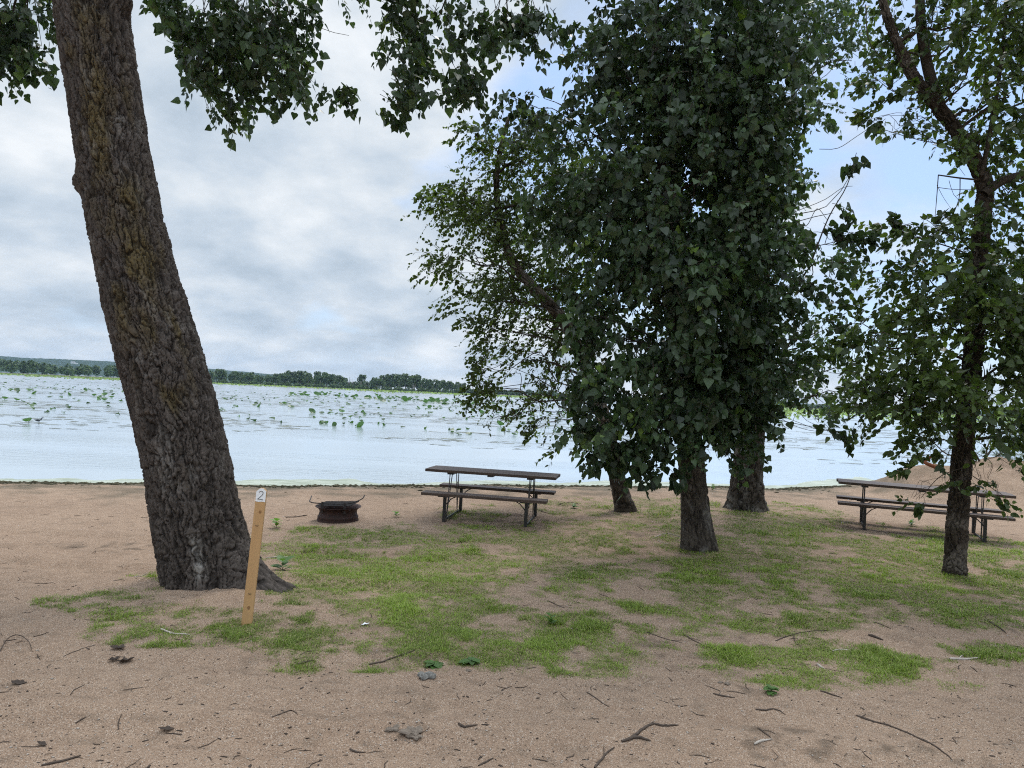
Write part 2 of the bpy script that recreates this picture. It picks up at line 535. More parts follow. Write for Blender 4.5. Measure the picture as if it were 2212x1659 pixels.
def height(x, y):
    x = np.atleast_1d(np.asarray(x, float))
    y = np.atleast_1d(np.asarray(y, float))
    s = inland(x, y)
    h = np.where(s > 0, WZ + (-WZ) * sst(-0.6, 2.4, s) - 0.0, WZ + s * 0.06)
    h = np.where(s > 0, h - 0.018 * (1 - sst(0, 0.6, s)), h - 0.018)
    h = np.maximum(h, -0.9)
    far = sst(790, 900, y)
    h = h * (1 - far) + far * 0.5
    near = sst(60, 25, np.abs(y - 6)) * sst(-0.3, 1.5, s)
    p = np.stack([x, y, x * 0], 1)
    h = h + near * (0.05 * (fbm(p * 0.5, 3, 5) - 0.5) + 0.030 * (fbm(p * 2.2, 3, 9) - 0.5) + 0.014 * (fbm(p * 8.0, 3, 21) - 0.5))
    # wheel ruts crossing the foreground
    for (c0, sl, w, a) in ((3.9, -0.05, 0.13, 0.034), (4.35, -0.03, 0.10, 0.016), (5.15, 0.10, 0.12, 0.020), (6.9, -0.06, 0.13, 0.026), (8.3, -0.05, 0.12, 0.022)):
        d = y - (c0 + sl * x + 0.1 * np.sin(x * 0.8))
        h = h + near * a * (-np.exp(-(d / w) ** 2) + 0.7 * np.exp(-((d - 2 * w) / w) ** 2)) * (1 - sst(-1.2, 1.2, x) * (0.9 if c0 > 5 else 0.35))
    f1_, f2_, ci_ = worley(np.stack([x * 2.6, y * 2.1, x * 0 + .5], 1), 333)
    h = h - near * .016 * np.exp(-(f1_ / .30) ** 2) * (ci_ > .45) + near * .006 * np.exp(-((f1_ - .5) / .15) ** 2) * (ci_ > .45)
    rk = vnoise(np.stack([x * 1.1, y * 26.0 + x * 1.5, x * 0], 1), 334)
    h = h + near * .007 * (rk - .5) * sst(.45, .6, vnoise(np.stack([x * .5, y * .8, x * 0], 1), 335))
    # heaped sand by the water on the right
    for (mx, my, sx, sy, a) in ((9.5, 16.6, .9, 1.3, .30), (10.9, 16.3, 1.2, 1.6, 0.62), (12.9, 16.2, 1.7, 2.0, 0.80), (18, 16, 3.2, 2.4, 0.8), (9.4, 17.0, 0.8, 1.0, 0.14)):
        h = h + a * np.exp(-((x - mx) / sx) ** 2 - ((y - my) / sy) ** 2) * (1 + 0.5 * (fbm(p * 1.6, 4, 31) - 0.5))
    # little rise round the foot of the leaning trunk
    h = h + 0.05 * np.exp(-(((x + 2.62) / 0.8) ** 2 + ((y - 6.75) / 0.6) ** 2))
    return h


def hz(x, y):
    return float(height([x], [y])[0])


def onground(px, py):
    g = gp(px, py)
    for _ in range(4):
        g = gp(px, py, hz(g[0], g[1]))
    return g


GRASS = [(1350, 1260, 380, 36, .75), (1150, 1325, 320, 40, .62), (1000, 1218, 400, 54, 1.0), (1650, 1205, 430, 66, .95), (1480, 1108, 260, 24, .85), (2020, 1265, 260, 60, 1.1), (900, 1310, 270, 50, .72),
         (1000, 1395, 380, 45, .85), (440, 1352, 190, 40, .8), (1760, 1440, 290, 32, .68), (310, 1275, 50, 45, .72), (700, 1175, 130, 28, .9), (690, 1262, 90, 40, 1.05),
         (1060, 1148, 120, 12, .8), (1640, 1305, 230, 40, .6), (1790, 1345, 60, 16, .8), (1300, 1300, 220, 40, .62), (1020, 1108, 60, 14, .8), (2150, 1410, 90, 20, .7),
         (640, 1432, 60, 16, .9), (1820, 1400, 70, 18, .8), (1270, 1400, 170, 30, .95), (230, 1300, 60, 24, .42), (150, 1300, 50, 14, .40), (860, 1145, 50, 12, .6),
         (2150, 1200, 100, 50, .9), (1700, 1105, 90, 16, .7), (1600, 1150, 200, 30, .85), (2300, 1250, 200, 80, 1.0), (1500, 1250, 250, 40, .75), (400, 1255, 90, 20, .9)]
GE = []
for (px, py, rx, ry, w) in GRASS:
    c, a, b = gp(px, py), gp(px + rx, py + rx * 0.044), gp(px, py - ry)
    d = gp(px, py + ry)
    GE.append((c[0], (b[1] + d[1]) / 2, abs(a[0] - c[0]), abs(b[1] - d[1]) / 2, w))


def grass_mask(x, y):
    p = np.stack([x, y, x * 0], 1)
    n = fbm(p * np.array([1.6, 2.1, 1]), 4, 77)
    k = .6 * vnoise(p * 8.0, 78) + .4 * vnoise(p * 19.0, 81)
    n2 = vnoise(p * 3.3, 79)
    w = np.zeros(len(x))
    for (cx, cy, rx, ry, ww) in GE:
        q = ((x - cx) / rx) ** 2 + ((y - cy) / ry) ** 2
        w = np.maximum(w, ww * np.clip(1.3 - q * 0.55, 0, 1))
    g = w * 0.85 + (n - 0.5) * 1.8 + (k - 0.5) * 1.7 + (n2 - 0.5) * 0.9 - 0.10
    d = np.hypot((x + 1.75) / 0.75, (y - 6.15) / 0.42)
    g = g - 0.5 * np.clip(1.2 - d, 0, 1)
    tuft = sst(.80, .9, vnoise(p * 5.0, 80)) * .7 * sst(.05, .5, w)
    return np.clip(np.maximum(g, tuft), 0, 1) * sst(0.02, 0.2, w)


ys = [2.2]
while ys[-1] < 26:
    ys.append(ys[-1] + max(0.014, 0.0042 * ys[-1]))
yo = list(26 * 1.16 ** np.arange(1, 42))
ys = np.array(sorted([-60, -40, -25, -15, -9, -5, -3, -1.5, -.5, 0.3, .8, 1.2, 1.6, 1.9] + ys + [y for y in yo if y < 9000]))
xd = np.concatenate([np.arange(-9.5, -4.5, .05), np.arange(-4.5, 5.5, .022), np.arange(5.5, 18, .05)])
xo = 18 * 1.25 ** np.arange(1, 28)
xo = xo[xo < 7000]
xs = np.concatenate([-(xo[::-1]) , [-16, -13, -11], xd, xo])
X, Y = np.meshgrid(xs, ys)
xf, yf = X.ravel(), Y.ravel()
H = height(xf, yf)
nx, ny = len(xs), len(ys)
j, i = np.meshgrid(np.arange(ny - 1), np.arange(nx - 1), indexing='ij')
Fq = np.stack([j * nx + i, j * nx + i + 1, (j + 1) * nx + i + 1, (j + 1) * nx + i], -1).reshape(-1, 4)
s = inland(xf, yf)
pn = np.stack([xf, yf, xf * 0], 1)
gm = np.where(np.abs(yf - 9) < 8, grass_mask(xf, yf), 0)
wn = fbm(pn * 2.5, 4, 41)
mnd = np.exp(-((xf - 13.5) / 3.5) ** 2 - ((yf - 16.3) / 3) ** 2)
wet = np.clip(sst(3.4, 0.3, s + (wn - 0.5) * 4.5), 0, 1) * 0.85 * (1 - 0.8 * mnd)
lit = np.zeros(len(xf))
for (px, py, rx, ry) in ((1505, 1190, 75, 12), (2062, 1243, 55, 10), (440, 1275, 130, 12), (1610, 1100, 75, 7), (1355, 1103, 45, 6), (690, 1203, 60, 10), (1430, 1160, 110, 12), (1650, 1380, 120, 22), (300, 1400, 60, 12), (1700, 1600, 160, 40), (2000, 1620, 120, 40), (1580, 1110, 40, 12), (840, 1420, 160, 16), (1440, 1400, 120, 25), (2150, 1340, 80, 30), (1820, 1130, 200, 16), (1060, 1120, 120, 14), (240, 1180, 160, 14), (1650, 1490, 120, 18)):
    c, a, b, d = gp(px, py), gp(px + rx, py + rx * .044), gp(px, py - ry), gp(px, py + ry)
    q = ((xf - c[0]) / (a[0] - c[0])) ** 2 + ((yf - c[1]) / (abs(b[1] - d[1]) / 2)) ** 2
    lit = np.maximum(lit, np.clip(1.2 - q, 0, 1))
lit = np.clip(lit * 0.5 + (fbm(pn * 9, 4, 51) - 0.62) * 4.5, 0, 1) * np.clip(lit * 2, 0, 1) * 0.75
lit = np.maximum(lit, 0.30 * sst(0.60, 0.72, fbm(pn * np.array([7., 13., 1]), 4, 52)) * (s > 0.5))
turf = np.clip(sst(0.0, 0.6, gm), 0, 1) * .85
scum = np.clip(sst(0.28, 0.06, np.abs(s - 0.05))) if False else np.zeros(len(xf))
me = mesh_from('ground', np.stack([xf, yf, H], 1), [Fq], {'turf': turf, 'wet': wet, 'litter': lit * .8, 'scum': scum}, smooth=True)
ground = tag(link('ground', me, M['sand']), 'sandy lake shore with thin grass and scattered twigs', 'ground', kind='structure')

# water
wx = np.array([-6000, -400, -60, -12, 0, 12, 30, 60, 400, 6000.0])
wy = np.array([8.0, 12, 16, 22, 40, 100, 300, 900, 2600, 9000])
WX, WY = np.meshgrid(wx, wy)
n = len(wx)
j, i = np.meshgrid(np.arange(len(wy) - 1), np.arange(n - 1), indexing='ij')
me = mesh_from('water', np.stack([WX.ravel(), WY.ravel(), np.full(WX.size, WZ)], 1), [np.stack([j * n + i, j * n + i + 1, (j + 1) * n + i + 1, (j + 1) * n + i], -1).reshape(-1, 4)])
tag(link('water', me, M['water']), 'shallow calm lake reflecting the cloudy sky', 'lake', kind='structure')


# ------------------------------------------------------------------ generic leaf scatter
def leaf_template(kind):
    if kind == 'cotton':
        h = [(0, 0), (.26, -.05), (.50, .12), (.47, .36), (.27, .66), (0, 1.06)]
        zf, bend = 0.16, 0.10
    elif kind == 'birch':
        h = [(0, 0), (.27, .10), (.39, .36), (.28, .70), (0, 1.08)]
        zf, bend = 0.14, 0.12
    elif kind == 'needle':
        h = [(0, 0), (.07, .3), (.05, .7), (0, 1.0)]
        zf, bend = 0.05, 0.2
    else:
        h = [(0, 0), (.25, .2), (.33, .55), (.2, .85), (0, 1.0)]
        zf, bend = 0.2, 0.25
    mid = [h[0], (0, h[-1][1] * 0.5), h[-1]]
    V = [(0, 0, 0), (0, .5, 0), (0, h[-1][1], 0)] + [(x, y, x * zf) for x, y in h[1:-1]] + [(-x, y, x * zf) for x, y in h[1:-1]]
    V = np.array(V)
    V[:, 2] -= bend * V[:, 1] ** 2
    k = len(h) - 2
    right = [0] + list(range(3, 3 + k)) + [2, 1]
    left = [0, 1, 2] + list(range(3 + 2 * k - 1, 3 + k - 1, -1))
    return V, np.array([right, left])


def norm(a):
    return a / (np.linalg.norm(a, axis=-1, keepdims=True) + 1e-9)


def leaves_mesh(name, kind, base, ydir, nrm, size, tint):
    T, Fc = leaf_template(kind)
    ydir = norm(ydir)
    xd = norm(np.cross(ydir, nrm))
    zd = np.cross(xd, ydir)
    wv = rng.uniform(0.85, 1.12, len(base))
    V = (base[:, None, :] + size[:, None, None] * ((T[None, :, 0] * wv[:, None])[..., None] * xd[:, None, :] + T[None, :, 1, None] * ydir[:, None, :] + T[None, :, 2, None] * zd[:, None, :]))
    nv = len(T)
    Fs = (Fc[None] + (np.arange(len(base)) * nv)[:, None, None]).reshape(-1, Fc.shape[1])
    return mesh_from(name, V.reshape(-1, 3), [Fs], {'tint': np.repeat(tint, nv)}, smooth=False)


def crown(blobs, species, axis_xy, dens, lsize, nlv, slen, gap=0.40, gapscale=1.1, up=0.25):
    """returns leaf arrays and twig polylines for the union of the blobs"""
    B, Yd, N, Sz, T, tw = [], [], [], [], [], []
    for bl in blobs:
        px, py, Yc, rx, ry, rd = bl[:6]
        k = bl[6] if len(bl) > 6 else 1.0
        c = at(px, py, Yc)
        ext = np.array([rx * Yc / F, rd, ry * Yc / F])
        cnt = max(3, int(dens * k * rx * ry / 1000))
        o = norm(rng.normal(size=(cnt * 3, 3))) * (rng.uniform(0, 1, cnt * 3) ** 0.42)[:, None]
        o = c + o * ext
        dn = fbm(o * gapscale, 3, 301)
        o = o[dn > gap + rng.uniform(-0.06, 0.06, len(o))][:cnt]
        if not len(o):
            continue
        out = o - np.array([axis_xy[0], axis_xy[1], 0])
        out[:, 2] = 0
        d = norm(norm(out) * 0.8 + rng.normal(size=o.shape) * 0.55 + np.array([0, 0, -0.15 if species != 'up' else 0.4]))
        L = slen * rng.uniform(0.6, 1.25, len(o)) * (0.55 if rx * ry < 1700 else 1.0)
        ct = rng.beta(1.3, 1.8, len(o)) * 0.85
        ct = np.where(rng.uniform(size=len(o)) < 0.05, 0.97, ct)
        for q in range(len(o)):
            tt = np.linspace(0, 1, 5)[:, None]
            P = o[q] + d[q] * L[q] * tt + np.array([0, 0, -0.42 * L[q]]) * tt ** 2
            tw.append((P, np.linspace(0.0042, 0.0016, 5) * (1.0 if species == 'cotton' else 0.8), 3))
            m_ = max(4, int(nlv * rng.uniform(0.7, 1.2)))
            t = np.linspace(0.12, 1, m_)[:, None]
            pb = o[q] + d[q] * L[q] * t + np.array([0, 0, -0.42 * L[q]]) * t ** 2
            side = norm(np.cross(d[q], rng.normal(size=(m_, 3))))
            pl = 0.62 if species == 'cotton' else 0.25
            sz = lsize * rng.uniform(0.5, 1.2, m_) * rng.uniform(.58, 1.22)
            pet = norm(side + d[q] * 0.5 + np.array([0, 0, -0.35]))
            B.append(pb + pet * (sz * pl)[:, None])
            yd = pet * 0.55 + np.array([0, 0, -0.85 if species == 'cotton' else -0.35]) + rng.normal(size=(m_, 3)) * 0.45 + (d[q] * 0.5 if species != 'cotton' else 0)
            Yd.append(yd)
            nn = norm(out[q]) * 0.38 + rng.normal(size=(m_, 3)) * 0.75 + np.array([0, 0, up])
            N.append(nn)
            Sz.append(sz)
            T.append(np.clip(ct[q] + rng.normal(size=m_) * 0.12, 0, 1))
    return tuple(np.concatenate(a) for a in (B, Yd, N, Sz, T)) + (tw,)


def trunk_mesh(name, path, rad, step, around, cell, depth, roots=(), flare=0.25, fh=0.35, seed=0, lich=None, pale=None, lump=0.05, knots=()):
    """path: world points bottom to top; rad: radii at those points"""
    path = np.asarray(path, float)
    P = catmull(path, step)
    sl = np.concatenate([[0], np.cumsum(np.linalg.norm(np.diff(P, axis=0), axis=1))])
    s0 = np.concatenate([[0], np.cumsum(np.linalg.norm(np.diff(path, axis=0), axis=1))])
    r = np.interp(sl / sl[-1], s0 / s0[-1], rad)
    t = norm(np.gradient(P, axis=0))
    k = 25
    a = np.array([1.0, 0, 0]) - t * t[:, :1]
    a = norm(a)
    b = np.cross(t, a)
    th = np.arange(around) * 2 * PI / around
    n = len(P)
    TH = np.tile(th, n)
    SL = np.repeat(sl, around)
    R = np.repeat(r, around)
    rm = r.mean()
    q = np.stack([np.cos(TH) * R, np.sin(TH) * R, SL], 1)
    warp = (fbm(q * np.array([6, 6, 3.5]), 3, seed + 60) - 0.5) * 0.11 + (fbm(q * np.array([22, 22, 11.]), 3, seed + 66) - 0.5) * 0.05
    w2 = (fbm(q * 4.0 + 40, 3, seed + 61) - 0.5) * 0.2 + (fbm(q * 18.0 + 9, 2, seed + 62) - 0.5) * 0.10
    U_ = np.angle(np.exp(1j * (TH + PI / 2))) * rm + warp
    zc_ = np.full(len(U_), 0.5)
    wq = np.stack([U_ / cell[0], (SL + w2) / cell[1], zc_], 1)
    f1, f2, cid = worley(wq, seed)
    e = f2 - f1
    wq2 = np.stack([(U_ + warp) / (cell[0] * .62), (SL + w2 * 1.2) / (cell[1] * .36), zc_], 1)
    g1, g2, _ = worley(wq2, seed + 9)
    e2 = g2 - g1
    rg = np.abs(fbm(np.stack([U_ / (cell[0] * 1.7), (SL + w2) / (cell[1] * 2.4), zc_ * 0], 1), 3, seed + 31) * 2 - 1)
    fur = sst(0.0, 0.15, rg)
    fine = fbm(q * np.array([75, 75, 24.]), 3, seed + 70)
    mid = fbm(q * np.array([26, 26, 4.5]), 3, seed + 71)
    k1 = sst(0.0, 0.17, e + (fine - .5) * .12)
    k2 = sst(0.0, 0.15, e2 + (fine - .5) * .14)
    disp = depth * (k1 * (.7 + .5 * cid) - .6) + depth * .9 * (fur - .85) + depth * .45 * (k2 - .8) + depth * 1.0 * (fine - .5) + depth * 1.3 * (mid - .5)
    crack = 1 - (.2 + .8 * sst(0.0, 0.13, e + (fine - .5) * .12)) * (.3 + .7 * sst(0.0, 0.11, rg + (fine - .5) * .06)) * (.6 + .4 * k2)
    low = (fbm(np.stack([np.cos(TH) * 1.4, np.sin(TH) * 1.4, SL * 1.3], 1), 3, seed + 80) - 0.5) * 2 * lump * R
    fl = flare * R * np.exp(-SL / fh)
    for (ra, amp, pw, hh) in roots:
        fl = fl + amp * np.clip(np.cos(TH - ra), 0, 1) ** pw * np.exp(-(SL / hh) ** 1.2)
    for (ka, ks, amp, wa, ws) in knots:
        dth = np.angle(np.exp(1j * (TH - ka)))
        fl = fl + amp * np.exp(-(dth * R / wa) ** 2 - ((SL - ks) / ws) ** 2)
    RR = R + low + fl + disp
    V = np.repeat(P, around, 0) + RR[:, None] * (np.repeat(a, around, 0) * np.cos(TH)[:, None] + np.repeat(b, around, 0) * np.sin(TH)[:, None])
    j, i = np.meshgrid(np.arange(n - 1), np.arange(around), indexing='ij')
    i2 = (i + 1) % around
    Fq = np.stack([j * around + i, j * around + i2, (j + 1) * around + i2, (j + 1) * around + i], -1).reshape(-1, 4)
    top = np.arange((n - 1) * around, n * around)[None]
    z0 = np.zeros(len(TH))
    li = lich(TH, SL, q) if lich else z0
    pa = pale(TH, SL, q) if pale else z0
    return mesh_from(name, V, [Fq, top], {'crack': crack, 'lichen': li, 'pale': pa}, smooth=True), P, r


def limb(a, b, r0, r1, sag=0.0, n=10, wob=0.08):
    a, b = np.asarray(a, float), np.asarray(b, float)
    k = 5
    t = np.linspace(0, 1, k)[:, None]
    P = a + (b - a) * t
    P[:, 2] += sag * 4 * (t * (1 - t))[:, 0]
    L = np.linalg.norm(b - a)
    P[1:-1] += rng.normal(size=(k - 2, 3)) * wob * L * 0.11
    P = catmull(P, max(L / (n + 4), .03))
    return P, np.linspace(r0, r1, len(P)), 6 if r0 > 0.02 else 4


def tree(name, loc, label, group=None):
    return empty(name, loc, label, 'tree', group)


def finish(root, part_meshes):
    """part_meshes: (name, mesh, mat); meshes are in world coordinates"""
    inv = Matrix.Translation(-Vector(root.location))
    for nm, me, mt in part_meshes:
        me.transform(inv)
        link(nm, me, mt, root)


def nearest(P, p):
    return P[np.argmin(((P - p) ** 2).sum(1))]


def blob_limbs(P, blobs, r, lift=0.35, subs=5, sel=None):
    """limbs from the trunk path P to every blob, forking inside it"""
    out = []
    for bl in blobs:
        c = at(bl[0], bl[1], bl[2])
        d = np.hypot(P[:, 0] - c[0], P[:, 1] - c[1])
        want = c[2] - lift * 1.0 - 0.35 * d.min()
        root = P[np.argmin(np.abs(P[:, 2] - max(want, 1.6)))]
        rs = r * float(np.clip(math.sqrt(bl[3] * bl[4]) / 75, .14, 1.0))
        L = limb(root, c, rs, rs * 0.35, sag=0.12 * np.linalg.norm(c - root) * 0.5, wob=0.5)
        out.append(L)
        ex = np.array([bl[3] * bl[2] / F, bl[5], bl[4] * bl[2] / F])
        for _ in range(subs if len(bl) < 7 or bl[6] > .5 else 1):
            e = c + norm(rng.normal(size=3)) * ex * rng.uniform(.4, .75)
            s_ = L[0][rng.integers(4, len(L[0]))]
            out.append(limb(s_, e, rs * 0.4, min(0.004, rs * .3), sag=0.05, n=7, wob=0.9))
    return out


# ------------------------------------------------------------------ leaning cottonwood (left)
YA = 6.84
pA = [(460, 1300), (446, 1235), (431, 1150), (394, 950), (340, 750), (300, 600), (266, 450), (240, 300), (218, 150), (196, 0), (172, -160), (140, -380), (95, -640), (60, -900)]
wA = [200, 196, 194, 187, 185, 167, 161, 155, 155, 158, 150, 140, 110, 70]
pathA = np.array([at(px, py, YA + 0.0) for px, py in pA])
pathA[0, 2] = -0.25
radA = np.array(wA) * YA / F / 2 * 0.895


def lichA(TH, SL, q):
    # the face towards the camera is theta = 270 degrees
    d = np.angle(np.exp(1j * (TH - math.radians(297))))
    n = fbm(q * np.array([9, 9, 3.]), 4, 900)
    band = np.exp(-((SL - 3.3) / 1.15) ** 2) * np.exp(-(d / 0.62) ** 2) + 0.55 * np.exp(-((SL - 5.0) / 0.9) ** 2) * np.exp(-((d + .25) / 0.8) ** 2)
    return np.clip(band * .9 + (n - 0.57) * 3.0, 0, .75) * np.clip(band * 4, 0, 1)


def paleA(TH, SL, q):
    n = fbm(q * np.array([30, 30, 9.]), 3, 901)
    d = np.angle(np.exp(1j * (TH - math.radians(287))))
    scar = np.exp(-(d * 0.42 / 0.045) ** 2) * sst(.28, .42, SL) * sst(.85, .6, SL)
    g = sst(0.55, 0.7, fbm(q * np.array([5, 5, 3.]), 3, 905)) * 0.28
    return np.clip(scar * (n * 2.4 - .75), 0, 0.5) + g * .6 * sst(.45, .6, n) * sst(.9, 1.5, SL)


meA, PA, rA = trunk_mesh('trunk', pathA, radA, 0.009, 340, (0.034, 0.19), 0.021,
                         roots=((math.radians(-14), 0.56, 10, 0.27), (math.radians(5), 0.12, 5, 0.5), (math.radians(200), 0.02, 6, 0.3), (math.radians(290), 0.08, 10, 0.25), (math.radians(248), 0.08, 12, 0.25), (math.radians(80), 0.3, 8, 0.35)),
                         flare=0.0, fh=0.3, seed=5, lich=lichA, pale=paleA, lump=0.035,
                         knots=((math.radians(185), 4.22, 0.075, 0.16, 0.10), (math.radians(350), 5.86, 0.10, 0.10, 0.09), (math.radians(182), 3.05, 0.035, 0.1, 0.06), (math.radians(355), 2.95, 0.03, 0.1, 0.08)))
blA_c = [(450, 55, 9.6, 120, 60, .8), (560, 80, 9.5, 110, 80, .9), (480, 150, 9.4, 85, 75, .7), (595, 160, 9.4, 80, 70, .7), (640, 205, 9.3, 60, 55, .5), (668, 255, 9.3, 22, 30, .3),
         (488, 232, 9.3, 42, 30, .35), (722, 212, 9.3, 34, 32, .3), (385, 45, 9.5, 55, 28, .4), (655, 60, 9.6, 30, 50, .4), (420, 115, 9.4, 40, 40, .4), (735, 235, 9.3, 20, 18, .2)]
blA_r = [(950, 25, 9.4, 130, 50, .8), (875, 115, 9.3, 36, 70, .5), (845, 195, 9.2, 36, 48, .35), (826, 248, 9.2, 20, 18, .2), (985, 140, 9.2, 40, 65, .45), (975, 200, 9.2, 26, 36, .25),
         (1075, 40, 9.3, 75, 42, .5), (1045, 100, 9.3, 22, 24, .25), (1150, 50, 9.4, 50, 50, .4), (860, 60, 9.4, 45, 60, .5)]
blA_l = [(35, 45, 8.6, 65, 50, .6), (60, 105, 8.5, 50, 25, .45), (8, 100, 8.4, 40, 30, .4), (-60, 80, 8.5, 80, 90, .6), (112, 35, 8.8, 30, 40, .4), (330, -40, 9.0, 60, 30, .5)]
blA_up = [(600, -150, 9.6, 380, 120, 1.4, .5), (1000, -150, 9.4, 300, 110, 1.3, .5), (-60, -130, 8.2, 260, 120, 1.4, .5), (250, -480, 7.5, 600, 200, 2.2, .22), (700, -420, 7.0, 400, 160, 2.0, .25), (-300, -400, 6.5, 300, 200, 2.0, .25)]
allA = blA_c + blA_r + blA_l + blA_up
LA = crown(allA, 'cotton', (pathA[-1][0], pathA[-1][1]), 8.2, 0.104, 13, 0.34, gap=0.36)
topA = PA[-1]
brA = []
for c_, up in (((560, 80, 9.5), 2.6), ((950, 25, 9.4), 2.6), ((35, 60, 8.6), 1.6), ((-250, -380, 6.5), .4), ((700, -420, 7.0), .4), ((480, 150, 9.4), 2.9), ((1100, 60, 9.3), 2.6), ((300, -480, 7.5), .3)):
    c = at(*c_)
    h_ = c + np.array([0, 0, up])
    L = limb(PA[int(len(PA) * rng.uniform(.86, .99))], h_, 0.075, 0.03, sag=.5, wob=.4)
    brA.append(L)
    L2 = limb(h_, c + np.array([0, 0, -.05]), 0.028, 0.008, wob=.4)
    brA.append(L2)
    for _ in range(9):
        e = c + rng.normal(size=3) * np.array([.38, .25, .22])
        brA.append(limb(L2[0][rng.integers(2, 9)], e, 0.011, 0.003, n=7, wob=.8))
rootA = tree('cottonwood_tree', tuple(pathA[1] * np.array([1, 1, 0])), 'big leaning cottonwood with furrowed bark and yellow lichen behind the numbered post')
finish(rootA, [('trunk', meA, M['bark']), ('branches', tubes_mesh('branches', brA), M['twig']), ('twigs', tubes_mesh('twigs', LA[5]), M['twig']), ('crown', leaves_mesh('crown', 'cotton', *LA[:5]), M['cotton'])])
print('leaves A', len(LA[0]))

# ------------------------------------------------------------------ central cottonwood
YB = 9.47
pB = [(1512, 1215), (1509, 1180), (1500, 1080), (1494, 1000), (1484, 850), (1470, 700), (1448, 450), (1425, 220), (1408, 0), (1395, -220), (1385, -480)]
wB = [74, 70, 56, 54, 50, 46, 38, 32, 26, 18, 10]
pathB = np.array([at(px, py, YB) for px, py in pB])
pathB[0, 2] = -0.2
meB, PB, rB = trunk_mesh('trunk', pathB, np.array(wB) * YB / F / 2, 0.014, 150, (0.034, 0.15), 0.013, roots=((math.radians(318), .12, 8, .16), (math.radians(265), .07, 9, .16), (math.radians(200), .11, 8, .17), (math.radians(30), .12, 7, .17)), flare=.12, fh=.22, seed=15,
                         pale=lambda T_, S_, q: 0.25 * sst(.5, .7, fbm(q * np.array([9, 9, 5.]), 3, 920)))
blB = [(1490, 90, 9.4, 240, 130, 1.2), (1450, 290, 9.3, 240, 150, 1.2), (1420, 470, 9.1, 230, 140, 1.2), (1440, 640, 9.0, 200, 140, 1.1), (1430, 800, 9.0, 180, 120, 1.0),
       (1400, 920, 9.0, 145, 60, .8), (1560, 900, 9.2, 75, 60, .6), (1590, 600, 9.2, 110, 180, 1.0), (1590, 350, 9.4, 108, 180, 1.0), (1580, 800, 9.2, 105, 130, .8),
       (1735, 630, 9.1, 60, 85, .6, .4), (1700, 780, 9.2, 55, 60, .5, .5), (1160, 240, 9.2, 85, 32, .45, .8), (1258, 930, 8.9, 34, 14, .2, .8), (1330, 985, 8.9, 50, 25, .3, .8), (1410, 1000, 8.9, 45, 26, .3, .8),
       (1570, 985, 9.1, 30, 20, .25, .6), (1500, 885, 8.8, 60, 30, .3), (1842, 370, 9.0, 18, 50, .2, .35), (1800, 460, 9.0, 30, 40, .25, .4), (1835, 515, 9.0, 50, 22, .3, .8), (1560, 180, 9.2, 180, 140, 1.0), (1310, 140, 9.2, 75, 90, .6, .65), (1210, 430, 9.1, 70, 60, .5, .8), (1290, 700, 9.0, 50, 60, .4, .8),
       (1500, -120, 9.5, 260, 140, 1.3, .7), (1480, -330, 9.5, 220, 140, 1.2, .6), (1270, 850, 8.9, 40, 50, .3, .8), (1790, 930, 9.1, 40, 14, .2, .6)]
LB = crown(blB, 'cotton', pathB[4][:2], 11.5, 0.096, 14, 0.34, gap=0.425, gapscale=1.3)
brB = blob_limbs(PB, blB, 0.026, lift=.5, subs=5)
for sp in ([(1755, 560), (1790, 470), (1830, 400), (1850, 330)],):
    brB.append((catmull(np.array([at(a, b, 9.0) for a, b in sp]), .1),) + (0,) * 2)
    n_ = len(brB[-1][0])
    brB[-1] = (brB[-1][0], np.linspace(.011, .004, n_), 5)
rootB = tree('cottonwood_tree', tuple(pathB[1] * np.array([1, 1, 0])), 'dense dark green cottonwood at centre with large leaves hanging down its straight trunk')
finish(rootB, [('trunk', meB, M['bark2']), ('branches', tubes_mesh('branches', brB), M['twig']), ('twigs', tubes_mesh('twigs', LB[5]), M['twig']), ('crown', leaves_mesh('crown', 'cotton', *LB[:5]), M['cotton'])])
print('leaves B', len(LB[0]))

